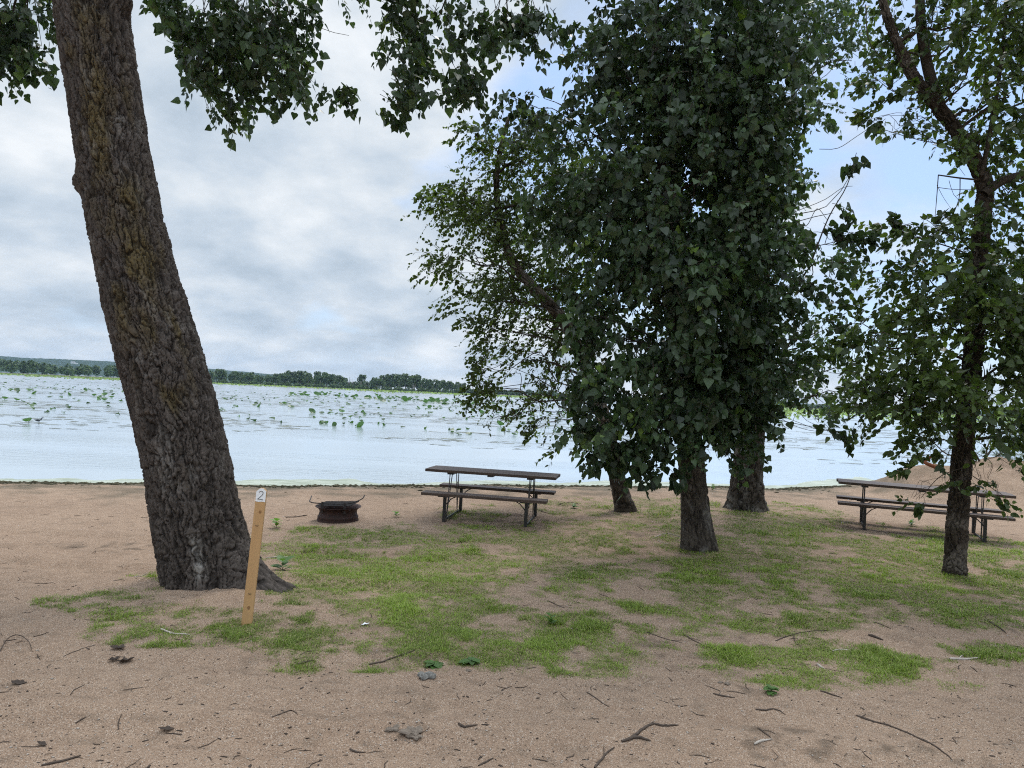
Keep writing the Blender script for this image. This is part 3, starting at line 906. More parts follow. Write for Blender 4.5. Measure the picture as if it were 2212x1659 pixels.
# ------------------------------------------------------------------ birch leaning left behind the table
YC = 12.4
pC = [(1356, 1125), (1350, 1100), (1335, 1040), (1318, 960), (1298, 880), (1258, 775), (1215, 690), (1150, 620), (1104, 560), (1082, 480), (1072, 400), (1082, 320), (1100, 250)]
wC = [50, 46, 40, 36, 33, 31, 29, 26, 22, 17, 13, 9, 5]
pathC = np.array([at(px, py, YC) for px, py in pC])
pathC[0, 2] = -0.2
meC, PC, rC = trunk_mesh('trunk', pathC, np.array(wC) * YC / F / 2 * .85, 0.022, 90, (0.05, 0.10), 0.016, roots=((math.radians(0), .06, 5, .2), (math.radians(180), .06, 5, .2)), flare=.1, fh=.2, seed=25, pale=lambda T_, S_, q: 0.5 * sst(.45, .65, fbm(q * np.array([7, 7, 5.]), 3, 921)))
blC = [(1120, 345, 12.3, 115, 65, .9), (1010, 435, 12.2, 95, 45, .7), (1080, 450, 12.3, 120, 85, 1.0), (995, 555, 12.1, 75, 36, .6, .8), (1130, 560, 13.0, 125, 95, 1.0), (1075, 645, 12.2, 105, 65, .9, .8),
       (1180, 700, 13.0, 100, 75, .8, .55), (1050, 720, 12.1, 55, 45, .5, .7), (1145, 775, 12.8, 105, 55, .8, .42), (1060, 845, 12.0, 42, 55, .4, .8), (1240, 600, 13.1, 80, 140, .9), (1150, 870, 12.6, 90, 36, .6, .5),
       (1220, 820, 13.0, 60, 75, .7, .55), (1150, 930, 12.0, 40, 18, .3, .8), (1035, 290, 12.2, 55, 26, .5, .8), (1180, 300, 12.4, 60, 60, .7), (1240, 430, 13.0, 90, 130, 1.0), (940, 435, 12.0, 40, 18, .3, .8), (1030, 780, 12.0, 35, 30, .3, .6), (1080, 910, 12, 40, 20, .3, .6), (930, 590, 12.0, 26, 8, .2, .7), (1250, 950, 12.2, 40, 50, .4, .3)]
LC = crown(blC, 'birch', (pathC[6][0] + .5, pathC[6][1]), 20.0, 0.070, 15, 0.40, gap=0.41, gapscale=1.5)
brC = blob_limbs(PC, blC, 0.03, lift=.2, subs=5)
rootC = tree('birch_tree', tuple(pathC[1] * np.array([1, 1, 0])), 'yellow green birch leaning left over the water behind the nearer picnic table')
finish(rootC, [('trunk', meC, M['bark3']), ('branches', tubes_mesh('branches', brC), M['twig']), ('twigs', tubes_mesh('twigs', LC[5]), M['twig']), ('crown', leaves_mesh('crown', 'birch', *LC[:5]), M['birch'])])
print('leaves C', len(LC[0]))

# ------------------------------------------------------------------ cottonwood behind, with flared foot
YD = 13.25
pD = [(1610, 1122), (1612, 1096), (1614, 1040), (1620, 960), (1628, 880), (1638, 750), (1640, 560), (1632, 300), (1622, 50), (1610, -200), (1600, -420)]
wD = [70, 66, 62, 57, 53, 48, 40, 32, 26, 18, 10]
pathD = np.array([at(px, py, YD) for px, py in pD])
pathD[0, 2] = -0.2
meD, PD, rD = trunk_mesh('trunk', pathD, np.array(wD) * YD / F / 2, 0.02, 130, (0.05, 0.25), 0.030, roots=((math.radians(0), .22, 6, .28), (math.radians(180), .22, 6, .28), (math.radians(235), .16, 8, .28), (math.radians(300), .16, 8, .28), (math.radians(90), .2, 6, .3)), flare=.12, fh=.25, seed=35,
                         pale=lambda T_, S_, q: 0.3 * sst(.5, .7, fbm(q * np.array([7, 7, 5.]), 3, 922)))
blD = [(1700, 60, 13.2, 120, 110, 1.2), (1690, 220, 13.1, 95, 120, 1.1), (1690, 370, 13.1, 50, 80, .8, .8), (1800, 60, 13.0, 80, 85, .9, .8), (1670, 540, 13.1, 75, 130, .9), (1800, 560, 13.0, 60, 70, .7, .4), (1760, 720, 13.0, 80, 85, .8, .6),
       (1690, 830, 13.0, 95, 60, .8, .7), (1800, 850, 13.0, 70, 45, .6, .6), (1590, 400, 13.3, 100, 200, 1.2, .6), (1570, 700, 13.2, 110, 180, 1.0, .6), (1595, 920, 12.9, 45, 34, .5, .8), (1600, -150, 13.2, 280, 150, 1.5, .6), (1840, 130, 13.0, 45, 50, .6, .7), (1850, 780, 13, 50, 50, .5, .4)]
LD = crown(blD, 'cotton', pathD[4][:2], 8.5, 0.098, 14, 0.42, gap=0.40)
brD = blob_limbs(PD, blD, 0.03, lift=.5, subs=4)
rootD = tree('cottonwood_tree', tuple(pathD[1] * np.array([1, 1, 0])), 'farther cottonwood whose trunk flares at the foot, just right of the central tree')
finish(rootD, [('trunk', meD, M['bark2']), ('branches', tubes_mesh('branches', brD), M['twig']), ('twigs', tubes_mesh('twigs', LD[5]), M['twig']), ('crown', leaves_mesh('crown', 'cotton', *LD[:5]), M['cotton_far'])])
print('leaves D', len(LD[0]))

# ------------------------------------------------------------------ birch on the right
YE = 8.63
pE = [(2060, 1275), (2062, 1236), (2067, 1150), (2073, 1060), (2084, 930), (2104, 750), (2112, 600), (2124, 460), (2126, 395), (2085, 312), (2030, 236), (1970, 160), (1925, 60), (1895, -40), (1860, -200)]
wE = [52, 48, 45, 43, 42, 40, 37, 35, 34, 31, 27, 24, 18, 14, 8]
pathE = np.array([at(px, py, YE) for px, py in pE])
pathE[0, 2] = -0.2
meE, PE, rE = trunk_mesh('trunk', pathE, np.array(wE) * YE / F / 2 * 0.9, 0.013, 130, (0.05, 0.075), 0.016, flare=.12, fh=.15, seed=45, roots=((math.radians(320), .07, 8, .13), (math.radians(262), .05, 9, .13), (math.radians(195), .08, 8, .13)), pale=lambda T_, S_, q: 0.30 * sst(.5, .68, fbm(q * np.array([8, 8, 6.]), 3, 923)))
blE = [(2185, 60, 8.5, 50, 60, .6), (2100, 60, 8.6, 130, 95, 1.0), (2180, 210, 8.5, 80, 160, .9), (1995, 60, 8.6, 60, 70, .7, .8), (2090, 180, 8.5, 80, 60, .6, .7), (1890, 168, 8.4, 62, 16, .25, .9), (1960, 195, 8.4, 40, 20, .3, .8), (1885, 262, 8.4, 55, 16, .25, .9), (1950, 250, 8.4, 40, 16, .25, .8), (1985, 284, 8.4, 36, 9, .2, .8),
       (2185, 420, 8.5, 50, 90, .6, .8), (1930, 492, 8.4, 60, 24, .4, .9), (2020, 490, 8.4, 60, 30, .5), (2000, 590, 8.4, 140, 75, .9, .7), (2090, 720, 8.4, 150, 110, 1.0), (1990, 790, 8.4, 140, 80, .9), (2110, 870, 8.2, 140, 65, .9), (2180, 600, 8.5, 80, 140, .9, 1.2), (2190, 780, 8.4, 60, 100, .7), (1890, 720, 8.4, 65, 65, .6, .7),
       (1950, 890, 8.4, 80, 45, .6, .8), (1985, 965, 8.4, 50, 32, .4, .7), (2185, 945, 8.3, 50, 32, .4, .7), (1880, 850, 8.4, 50, 40, .4, .6), (2300, 200, 8.6, 110, 230, 1.2, .7), (2310, 600, 8.5, 110, 250, 1.2, .7), (2290, 900, 8.4, 80, 90, .8, .7), (2030, -140, 8.7, 230, 110, 1.3, .7), (2080, -330, 8.7, 240, 120, 1.3, .5),
       (2105, 480, 8.3, 50, 60, .3), (2110, 600, 8.25, 60, 80, .3), (2100, 300, 8.3, 60, 50, .3, .7), (1985, 1080, 8.3, 22, 16, .2, .7), (2160, 1070, 8.4, 26, 12, .2, 1.2), (2120, 1045, 8.4, 24, 14, .2, 1.1), (1960, 1005, 8.4, 15, 18, .2, .7), (2035, 1040, 8.3, 24, 18, .2, .5), (2208, 1015, 8.2, 16, 14, .2, 1.2)]
LE = crown(blE, 'birch', pathE[5][:2], 9.6, 0.086, 14, 0.40, gap=0.40, gapscale=1.5)
brE = blob_limbs(PE, blE, 0.022, lift=.2, subs=5)


def px_branch(pts, Y, r0, r1, n=5):
    P = catmull(np.array([at(a, b, Y) for a, b in pts]), 0.06)
    return (P, np.linspace(r0, r1, len(P)), n)


brE += [px_branch([(2126, 420), (2150, 400), (2180, 385), (2230, 370), (2300, 330)], YE - .1, .055, .03, 8), px_branch([(2120, 380), (2132, 320), (2151, 217), (2168, 90), (2178, -40)], YE - .1, .03, .014, 7),
        px_branch([(2030, 236), (2005, 150), (1990, 60), (1985, -60)], YE + .1, .07, .05, 9), px_branch([(2110, 388), (2070, 384), (2027, 378)], YE - .2, .012, .008), px_branch([(2027, 378), (2024, 420), (2020, 468)], YE - .2, .006, .003),
        px_branch([(2074, 386), (2072, 427), (2055, 475)], YE - .2, .006, .003), px_branch([(2027, 405), (2060, 409), (2105, 410)], YE - .2, .004, .003), px_branch([(2050, 390), (2060, 420), (2080, 440)], YE - .2, .003, .002), px_branch([(2024, 400), (2040, 430), (2058, 455)], YE - .2, .003, .0015),
        px_branch([(2052, 305), (2058, 340), (2085, 380)], YE - .2, .004, .002), px_branch([(1870, 10), (1875, 80), (1895, 115), (1930, 140)], YE - .2, .007, .004), px_branch([(2080, 1010), (2030, 1030), (1990, 1075)], 8.35, .006, .003), px_branch([(2088, 1020), (2120, 1040), (2170, 1072)], 8.4, .006, .003),
        px_branch([(1770, 322), (1810, 320), (1850, 295), (1890, 268)], 8.4, .004, .003)]
rootE = tree('birch_tree', tuple(pathE[1] * np.array([1, 1, 0])), 'bent flaky barked birch at the right edge in front of a picnic table')
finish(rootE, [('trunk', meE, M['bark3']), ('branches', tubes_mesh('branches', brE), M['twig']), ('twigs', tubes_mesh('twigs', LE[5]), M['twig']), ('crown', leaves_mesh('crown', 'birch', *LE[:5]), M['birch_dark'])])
print('leaves E', len(LE[0]))

# feathery shrub over the water behind that birch
blF = [(2030, 905, 16.5, 70, 40, .8), (2000, 945, 16.3, 40, 35, .5), (2140, 930, 16.6, 60, 45, .8), (2200, 900, 16.6, 60, 60, .9), (2180, 970, 16.5, 50, 22, .5)]
LF = crown(blF, 'needle', at(2120, 900, 16.5)[:2], 16, 0.085, 26, 0.5, gap=0.3)
basF = at(2120, 1000, 16.6)
basF[2] = hz(basF[0], basF[1])
brF = [limb(basF - np.array([0, 0, .1]), at(b[0], b[1], b[2]), .025, .006, n=9, wob=.4) for b in blF]
rootF = empty('shrub', tuple(basF), 'feathery light green shrub drooping over the water beyond the right birch', 'shrub')
finish(rootF, [('stems', tubes_mesh('stems', brF), M['twig']), ('twigs', tubes_mesh('twigs', LF[5]), M['twig']), ('foliage', leaves_mesh('foliage', 'needle', *LF[:5]), M['feather'])])


# ------------------------------------------------------------------ picnic tables
def picnic_table(label, L, LS, lx, sw=.50):
    t = empty('picnic_table', (0, 0, 0), label, 'picnic table', 'picnic tables on the sand')
    mb = MB()
    for k in range(3):
        mb.box((rng.uniform(-.01, .01), (k - 1) * 0.188, 0.722), (L, 0.18, 0.042))
    mb.build('tabletop', M['plank'], t, bevel=.006)
    for sy in (-1, 1):
        s_ = MB()
        s_.box((-.02, sy * sw, 0.412), (LS, 0.235, 0.042))
        s_.build('seat', M['plank'], t, bevel=.006)
    for x, wc, dc in ((-lx, .10, .50), (lx, .10, .50), (0, .09, .46)):
        c = MB()
        c.box((x, 0, .688), (wc, dc, .026))
        c.build('cleat', M['metal'], t)
    for sx in (-1, 1):
        x = sx * lx
        f = MB()
        for sy in (-1, 1):
            f.box((x, sy * sw, .187), (.045, .045, .40))
            f.box((x, sy * sw, .384), (.17, .20, .012))
            # curved gusset running inwards below the seat
            q = [(x - sx * .02, sy * sw, .26), (x - sx * .05, sy * sw, .30), (x - sx * .10, sy * sw, .35), (x - sx * .17, sy * sw, .385)]
            f.tube(q, .008, 5)
        f.bar((x, -sw + .022, .03), (x, sw - .022, .03), .012, .035)
        for sy in (-1, 1):
            for ty in (.27, .13):
                f.tube([(x - .012, sy * (sw - .18), .045), (x, sy * ty, .68)], .0075, 6)
        fr = f.build('leg_frame', M['metal'], t)
        for sy in (-1, 1):
            for z0, fl in ((.47, 1), (.30, -1)):
                sc = MB()
                P = []
                for k in range(15):
                    a = k / 14 * 1.75 * PI
                    r_ = .048 * (1 - .35 * k / 14)
                    P.append((x, sy * .235 + r_ * math.cos(a) * sy, z0 + fl * r_ * math.sin(a)))
                sc.tube(P, .0045, 5)
                sc.build('scroll', M['metal'], fr)
    return t


T1 = picnic_table('brown plank picnic table on black scrolled frame right of the fire ring', 2.0, 1.86, .61)
T1.location = (-0.23, 11.02, hz(-.2, 11.0) - .012)
T1.rotation_euler = (0, math.radians(0.3), math.radians(-10))
T2 = picnic_table('longer brown plank picnic table partly hidden by the birch trunk at right', 2.45, 2.4, .82, .42)
T2.location = (6.66, 11.6, hz(6.6, 11.5) - .015)
T2.rotation_euler = (0, math.radians(0.2), math.radians(-23))

# ------------------------------------------------------------------ fire ring
fx, fy = -2.41, 10.32
FR = empty('fire_ring', (fx, fy, hz(fx, fy) - .02), 'rusty wheel rim fire ring with a raised black grate on the sand', 'fire ring', rz=math.radians(-4))
o_ = MB()
o_.lathe([(.302, 0), (.293, .03), (.283, .075), (.288, .085), (.276, .10), (.262, .14), (.262, .165), (.272, .19), (.300, .215), (.322, .225), (.322, .232), (.296, .223), (.262, .195), (.252, .165), (.252, .14), (.266, .10), (.273, .075), (.29, .0)], 64, closed=True)
rim = o_.build('rim', M['rust'], FR, smooth=True)
a_ = MB()
a_.lathe([(.001, .115), (.10, .125), (.2, .11), (.256, .09)], 40)
a_.build('ash_bed', M['ashbed'], FR, smooth=True)
g = MB()
tilt = Matrix.Rotation(math.radians(-3), 3, 'Y')
for k in range(7):
    yk = -.21 + k * .07
    g.tube([tilt @ Vector((-.25, yk, .262)), tilt @ Vector((.25, yk, .262))], .0075, 6)
for xk in (-.16, .16):
    g.bar(tilt @ Vector((xk, -.235, .254)), tilt @ Vector((xk, .235, .254)), .024, .010)
gr = g.build('grate', M['soot'], FR)
for sx in (-1, 1):
    h = MB()
    x = sx * .16
    h.bar((x, -.232, .16), (x, -.232, .315), .03, .012)
    h.build('bracket', M['soot'], FR)
h = MB()
P = [(-.40, .0, .355), (-.395, -.05, .325), (-.38, -.12, .312), (-.36, -.18, .30), (-.27, -.215, .290), (0, -.222, .295), (.20, -.22, .308), (.30, -.20, .335), (.365, -.14, .365), (.38, -.08, .385), (.383, -.04, .41)]
h.tube(catmull(np.array(P), .02), .008, 7)
h.build('handle', M['soot'], FR, smooth=True)

# ------------------------------------------------------------------ numbered post
pb = onground(533, 1348)
PO = empty('marker_post', tuple(pb), 'new pine stake with a white painted top numbered 2 beside the leaning trunk', 'marker post', rz=math.radians(7))
PO.rotation_euler = (math.radians(-1.0), math.radians(3.4), math.radians(9))
PW, PT, PH = .0785, .040, 1.085
mb = MB()
mb.prism([(-PW / 2, -.25), (PW / 2, -.25), (PW / 2, PH - .022), (PW / 2 - .024, PH), (-PW / 2 + .026, PH - .001), (-PW / 2, PH - .026)], -PT / 2, PT / 2)
body = mb.build('stake', M['pine'], PO, bevel=.0015)
w = MB()
ex = PW / 2 - .0015
w.prism([(-ex, PH - .107), (-ex * .3, PH - .110), (ex * .4, PH - .106), (ex, PH - .110), (ex, PH - .023), (ex - .024, PH - .0015), (-ex + .026, PH - .0025), (-ex, PH - .027)], -PT / 2 - .0018, -PT / 2 + .002)
w.build('painted_top', M['white'], PO)
d2 = [(-.016, .080), (-.011, .087), (-.002, .091), (.008, .089), (.0145, .081), (.0135, .069), (.006, .056), (-.006, .043), (-.019, .030), (-.023, .0265), (-.012, .0270), (.006, .0250), (.020, .0235)]
P = catmull(np.array([(x, -PT / 2 - .0026, PH - .115 + z) for x, z in d2[:10]]), .003)
P2 = catmull(np.array([(x, -PT / 2 - .0026, PH - .115 + z) for x, z in d2[9:]]), .003)
dg = MB()
dg.tube(P, .0022, 6)
dg.tube(P2, .0022, 6)
dg.build('numeral', M['black'], PO)
for kx, kz, kr in ((.008, PH - .19, .013), (.004, .135, .014)):
    k_ = MB()
    n_ = 18
    V = [(kx + kr * .8 * math.cos(2 * PI * i / n_), -PT / 2 - .0012, kz + kr * math.sin(2 * PI * i / n_)) for i in range(n_)]
    V2 = [(x, -PT / 2 + .002, z) for x, y, z in V]
    k_.add(V + V2, [tuple(range(n_))] + [(i, (i + 1) % n_, n_ + (i + 1) % n_, n_ + i) for i in range(n_)])
    k_.build('knot', M['knot'], PO)
for sx_, sz_ in ((-.004, PH - .30), (.0, .245)):
    s_ = MB()
    s_.tube([(sx_ - .011, -PT / 2 - .001, sz_ + .002), (sx_ - .007, -PT / 2 - .003, sz_ - .0015), (sx_ + .007, -PT / 2 - .003, sz_ - .0015), (sx_ + .011, -PT / 2 - .001, sz_ + .002)], .0023, 5)
    s_.build('staple', M['black'], PO)

# ------------------------------------------------------------------ wading bird
bp = gp(83, 916.5, WZ)
BI = empty('bird', (bp[0], bp[1], WZ), 'dark long tailed bird standing in the shallow lake beside a yellow green leaf', 'bird')
bd = bpy.data.meshes.new('body')
# body spine: tail tip, rump, belly, breast, neck, head, beak
sp = [(-.17, 0, .155, .006), (-.11, 0, .150, .014), (-.05, 0, .142, .028), (0, 0, .142, .040), (.05, 0, .152, .042), (.085, 0, .172, .030), (.105, 0, .205, .019), (.115, 0, .232, .019), (.130, 0, .243, .020), (.150, 0, .246, .012), (.185, 0, .252, .003)]
Pb = catmull(np.array([q[:3] for q in sp]), .008)
rb = np.interp(np.linspace(0, 1, len(Pb)), np.linspace(0, 1, len(sp)), [q[3] for q in sp])
b_ = MB()
b_.tube(Pb, rb, 12)
b_.build('body', M['bird'], BI, smooth=True)
for sy in (-1, 1):
    l = MB()
    l.tube([(.015, sy * .018, .12), (.025, sy * .02, .06), (.012, sy * .02, 0), (.012, sy * .02, -.1)], [.006, .004, .0035, .0035], 5)
    l.build('leg', M['bird'], BI)
BI.scale = (1.15, 1.15, 1.15)


# ------------------------------------------------------------------ lily pads
def pad_proto(k):
    r = random.Random(k)
    V, Fs = [], []
    n = 16
    cup = (.45, .8, .25, .05)[k]
    rings = (0.0, .5, 1.0)
    V.append((0, 0, 0))
    for ri in rings[1:]:
        for i in range(n):
            a = 2 * PI * i / n + .15
            w = 1 + .08 * math.sin(3 * a + k)
            V.append((ri * w * math.cos(a) * .5, ri * w * math.sin(a) * .5, cup * ri * ri * .32 * (1 + .5 * math.cos(a + k)) + .02 * math.sin(5 * a)))
    for i in range(n):
        Fs.append((0, 1 + i, 1 + (i + 1) % n))
        Fs.append((1 + i, 1 + n + i, 1 + n + (i + 1) % n, 1 + (i + 1) % n))
    me = bpy.data.meshes.new('leaf_blade')
    me.from_pydata(V, [], Fs)
    a = me.attributes.new('tint', 'FLOAT', 'POINT')
    a.data.foreach_set('value', np.full(len(V), (.45, .75, .3, .6)[k], np.float32))
    me.materials.append(M['pad'])
    me.polygons.foreach_set('use_smooth', np.ones(len(Fs), bool))
    me.update()
    return me


pads = [pad_proto(k) for k in range(4)]
yel = pads[1].copy()
yel.attributes['tint'].data.foreach_set('value', np.full(len(yel.vertices), .9, np.float32))
sm = MB()
sm.tube([(0, 0, -1), (.01, 0, -.5), (0, 0, 0)], .016, 5)
stem_o = sm.build('stem', M['pad'])
stem_me = stem_o.data
bpy.data.objects.remove(stem_o)
PADG = 'lily leaves standing out of the lake'


def pad(px, py, size, label, yellow=False, flat=False):
    g_ = gp(px, py, WZ)
    k = 3 if flat else random.choice((0, 1, 1, 2))
    e = .0 if flat else random.uniform(.02, .16) * size
    o = bpy.data.objects.new('lily_pad', yel if yellow else pads[k])
    COL.objects.link(o)
    o.location = (g_[0], g_[1], WZ + e + .012)
    tl = 0.06 if flat else random.uniform(.25, 1.0)
    o.rotation_euler = (random.uniform(-1, 1) * tl, random.uniform(-1, 1) * tl, random.uniform(0, 6.28))
    o.scale = (size, size * random.uniform(.75, 1), size)
    tag(o, label, 'lily pad', PADG)
    if not flat and g_[1] < 95:
        s_ = bpy.data.objects.new('stem', stem_me)
        COL.objects.link(s_)
        s_.parent = o
        R_ = o.rotation_euler.to_matrix().to_4x4()
        s_.matrix_local = Matrix.Diagonal((1 / size, 1 / size, 1 / size, 1)) @ R_.inverted()
    return o


pad(62, 914, .46, 'yellow green lily leaf floating just left of the wading bird', True, False)
pad(780, 923, .46, 'yellow green upright lily leaf nearest the shore above the picnic table', True)
pad(739, 892, .5, 'bright lily leaf in the middle of the lake, right of the big trunk', True)
near = [(714, 888), (739, 883), (769, 894), (783, 891), (800, 896), (808, 896), (822, 899), (844, 894), (888, 900), (914, 898), (895, 897), (959, 904), (977, 935), (1013, 939), (723, 920), (705, 915), (1099, 913), (1088, 900), (1060, 902), (1110, 941), (1165, 939), (1200, 930), (920, 897), (990, 940), (757, 903)]
mid = [(674, 892), (695, 893), (606, 873), (615, 873), (628, 881), (549, 876), (561, 879), (553, 872), (903, 883), (928, 881), (969, 873), (999, 892), (36, 844), (23, 844), (62, 845), (109, 850), (108, 858), (36, 866), (10, 863), (132, 853), (149, 854), (184, 845), (203, 856), (226, 856), (212, 863), (226, 865), (244, 853), (278, 866), (261, 868), (265, 847), (226, 845), (76, 851), (64, 837), (1020, 888), (1040, 893), (985, 882), (240, 860), (216, 859), (40, 848)]
for px, py in near:
    pad(px, py, random.uniform(.24, .40), 'green lily leaf standing on the open water between the big trunk and the central trees')
for px, py in mid:
    pad(px, py, random.uniform(.4, .65), ('green lily leaf on the lake left of the big leaning trunk' if px < 300 else 'green lily leaf farther out on the open lake than the row nearest the picnic table'))
for _ in range(120):
    t = random.random()
    px = 640 + 400 * t + random.gauss(0, 25)
    py = 851 + 20 * t + random.gauss(0, 2.2)
    pad(px, py, random.uniform(.7, 1.3), 'dark lily leaf in the long crowded band across the lake')
for _ in range(45):
    px = random.uniform(1080, 1500)
    py = random.uniform(873, 925) + .03 * (px - 1080)
    pad(px, py, random.uniform(.3, .6), 'green lily leaf on the lake seen under the leaning birch')


def scatter_flat(name, cnt, fy, size, mat, label, cat, seed, z, asp=3.0, kind='stuff', tint=None, thick=0):
    r = np.random.default_rng(seed)
    px, py = fy(r, cnt)
    D = np.array([gp(a, b, WZ) for a, b in zip(px, py)])
    D = D[D[:, 1] > 0]
    n = 7
    a = np.arange(n) * 2 * PI / n
    sx = size(r, D) * r.uniform(.6, asp, len(D))
    sy = size(r, D) * r.uniform(.5, 1.2, len(D))
    wob = r.uniform(.55, 1.2, (len(D), n))
    V = np.stack([D[:, :1] + sx[:, None] * wob * np.cos(a), D[:, 1:2] + sy[:, None] * wob * np.sin(a), np.full((len(D), n), z) + r.uniform(0, .006, (len(D), 1)) + thick * r.uniform(-1, 1, (len(D), n))], -1)
    me = mesh_from(name, V.reshape(-1, 3), [np.arange(len(D) * n).reshape(-1, n)], {'tint': np.repeat(r.uniform(.1, .9, len(D)), n)})
    return tag(link(name, me, mat), label, cat, kind=kind)


def fy_weed(r, c):
    px = r.uniform(-300, 2350, c)
    d = 6 + 115 * r.beta(1.0, 1.7, c)
    k = fbm(np.stack([px * .006, d * .16, px * 0], 1), 4, 55)
    ok = k > .5
    return px[ok], (803 + .044 * px + d)[ok]


scatter_flat('floating_weed', 9000, fy_weed, lambda r, D: .04 + .0034 * D[:, 1] * r.uniform(.3, 1.2, len(D)), M['floatweed'], 'thin dark streaks of weed floating on the lake', 'floating weed', 5, WZ + .006, 4.5)


def fy_pads(r, c):
    k = r.uniform(size=c)
    px = r.uniform(-250, 1700, c)
    d = np.where(k < .5, r.uniform(12, 40, c), np.where(k < .8, r.normal(32, 7, c), r.uniform(40, 85, c)))
    return px, 803 + .044 * px + np.maximum(d, 7)


scatter_flat('small_lily_pads', 900, fy_pads, lambda r, D: .10 + .0017 * D[:, 1] * r.uniform(.5, 1.1, len(D)), M['pad'], 'small distant lily pads dotted over the lake', 'lily pads', 6, WZ + .06, 1.5, thick=.10)


# reeds and lily beds along the far shore
def far_bed():
    r = np.random.default_rng(8)
    c = 16000
    px = r.uniform(-900, 3000, c)
    d = 803 + .044 * px
    off = np.where(r.uniform(size=c) < .6, r.uniform(3.8, 6.5, c), 3.8 + 9 * r.beta(1, 2.5, c))
    edge = fbm(np.stack([px * .01, px * 0, px * 0], 1), 3, 4)
    off = 3.8 + .6 * (off - 3.8) * (0.35 + 1.3 * edge) * np.where(px > 1400, 4.0, 1.0)
    D = np.array([gp(a, b + o, WZ) for a, b, o in zip(px, d, off)])
    D = D[(D[:, 1] > 60) & (D[:, 1] < 1200)]
    s = .3 + .0010 * D[:, 1]
    n = norm(r.normal(size=D.shape) * np.array([1, 1, .5]) + np.array([0, -.7, .8]))
    x = norm(np.cross(n, r.normal(size=D.shape)))
    y = np.cross(n, x)
    C = D + np.stack([D[:, 0] * 0, D[:, 0] * 0, s * .18], 1)
    V = np.stack([C + s[:, None] * (x * a + y * b * .6) for a, b in ((-1, -1), (1, -.8), (1.1, 1), (-.9, .9))], 1)
    me = mesh_from('far_lily_bed', V.reshape(-1, 3), [np.arange(len(D) * 4).reshape(-1, 4)], {'tint': np.repeat(r.uniform(0, 1, len(D)), 4)})
    tag(link('far_lily_bed', me, M['far_bed']), 'bright green band of lily leaves along the far shore', 'lily bed', kind='stuff')


far_bed()


# ------------------------------------------------------------------ far trees, woods, hills
def clump_mesh(name, ells, cnt, leaf, seed, trunk=None, mats=2):
    """crown of small leaf-clump faces in ellipsoids, optional trunk tube; one mesh, two materials"""
    r = np.random.default_rng(seed)
    Vs, T = [], []
    tot = sum(e[3] * e[5] for e in ells)
    for (cx, cy, cz, rx, ry, rz) in ells:
        k = max(8, int(cnt * rx * rz / tot))
        o = norm(r.normal(size=(k, 3))) * (r.uniform(.3, 1, k) ** .5)[:, None]
        C = np.array([cx, cy, cz]) + o * np.array([rx, ry, rz])
        n = norm(o + r.normal(size=(k, 3)) * .7 + np.array([0, 0, .4]))
        x = norm(np.cross(n, r.normal(size=(k, 3))))
        y = np.cross(n, x)
        s = leaf * r.uniform(.6, 1.3, k)
        Vs.append(np.stack([C + s[:, None] * (x * a + y * b) for a, b in ((-1, -.6), (.1, -1), (1, -.3), (.6, .8), (-.6, .9))], 1).reshape(-1, 3))
        T.append(np.repeat(np.clip(r.normal(.5, .22, k), 0, 1), 5))
    V = np.concatenate(Vs)
    T = np.concatenate(T)
    f5 = np.arange(len(V)).reshape(-1, 5)
    faces, mi = [f5], np.zeros(len(f5))
    if trunk:
        for P, rr in trunk:
            tv, tf = tube_arrays(np.array(P, float), np.array(rr, float), 6)
            faces.append(tf + len(V))
            mi = np.concatenate([mi, np.ones(len(tf))])
            V = np.concatenate([V, tv])
            T = np.concatenate([T, np.zeros(len(tv))])
    return mesh_from(name, V, faces, {'tint': T}, midx=mi)


def far_tree_mesh(k):
    r = random.Random(100 + k)
    h = 16
    if k == 0:      # round
        e = [(0, 0, 10, 5, 4, 5.5), (-3, 0, 7, 3.4, 3, 3.5), (3, 0, 8, 3.4, 3, 4), (1, 0, 13, 3, 3, 3)]
    elif k == 1:    # tall
        e = [(0, 0, 11, 3.4, 3, 5.5), (-1, 0, 7, 3.4, 3, 4), (1.2, 0, 14.5, 2.2, 2, 2.6), (2, 0, 6, 2.6, 2, 3)]
    elif k == 2:    # broad
        e = [(-4, 0, 8, 4, 3, 4), (0, 0, 9.5, 5, 4, 4.5), (4.5, 0, 7.5, 4, 3, 4), (1, 0, 5, 6, 3, 3.5)]
    elif k == 3:    # loose, pale trunk showing
        e = [(-2, 0, 11, 3, 2.5, 3), (2.4, 0, 12.5, 3, 2.4, 3.2), (0, 0, 8, 2.4, 2, 2), (3.5, 0, 8, 2, 2, 2)]
    elif k == 4:    # bush
        e = [(0, 0, 3, 5, 3, 3.4), (4, 0, 2.4, 3.4, 2.4, 2.6), (-4, 0, 2.2, 3.4, 2.4, 2.4)]
    else:           # tall lone with narrow stem
        e = [(0, 0, 12.5, 4.2, 3, 4), (-3, 0, 11, 2.6, 2, 2.6), (2.6, 0, 14, 2.6, 2, 2.6), (-1, 0, 15, 2.5, 2, 2), (1.5, 0, 4, 4, 2, 2.2)]
    tr = [([(0, 0, -.5), (.1, 0, 5), (.3, 0, 10)], [.45, .35, .15])]
    if k == 3:
        tr += [([(0.05, -1.2, 3), (-1, -1.2, 7), (-2, 0, 10)], [.32, .25, .1]), ([(0, -1.2, 0), (.8, -1.2, 6), (2, 0, 11)], [.35, .28, .1])]
    if k == 5:
        tr = [([(0, -1.5, -.5), (.1, -1.5, 5), (.3, 0, 12)], [.4, .35, .2])]
    return clump_mesh('far_tree', e, 420 if k != 4 else 240, .75, 50 + k, tr)


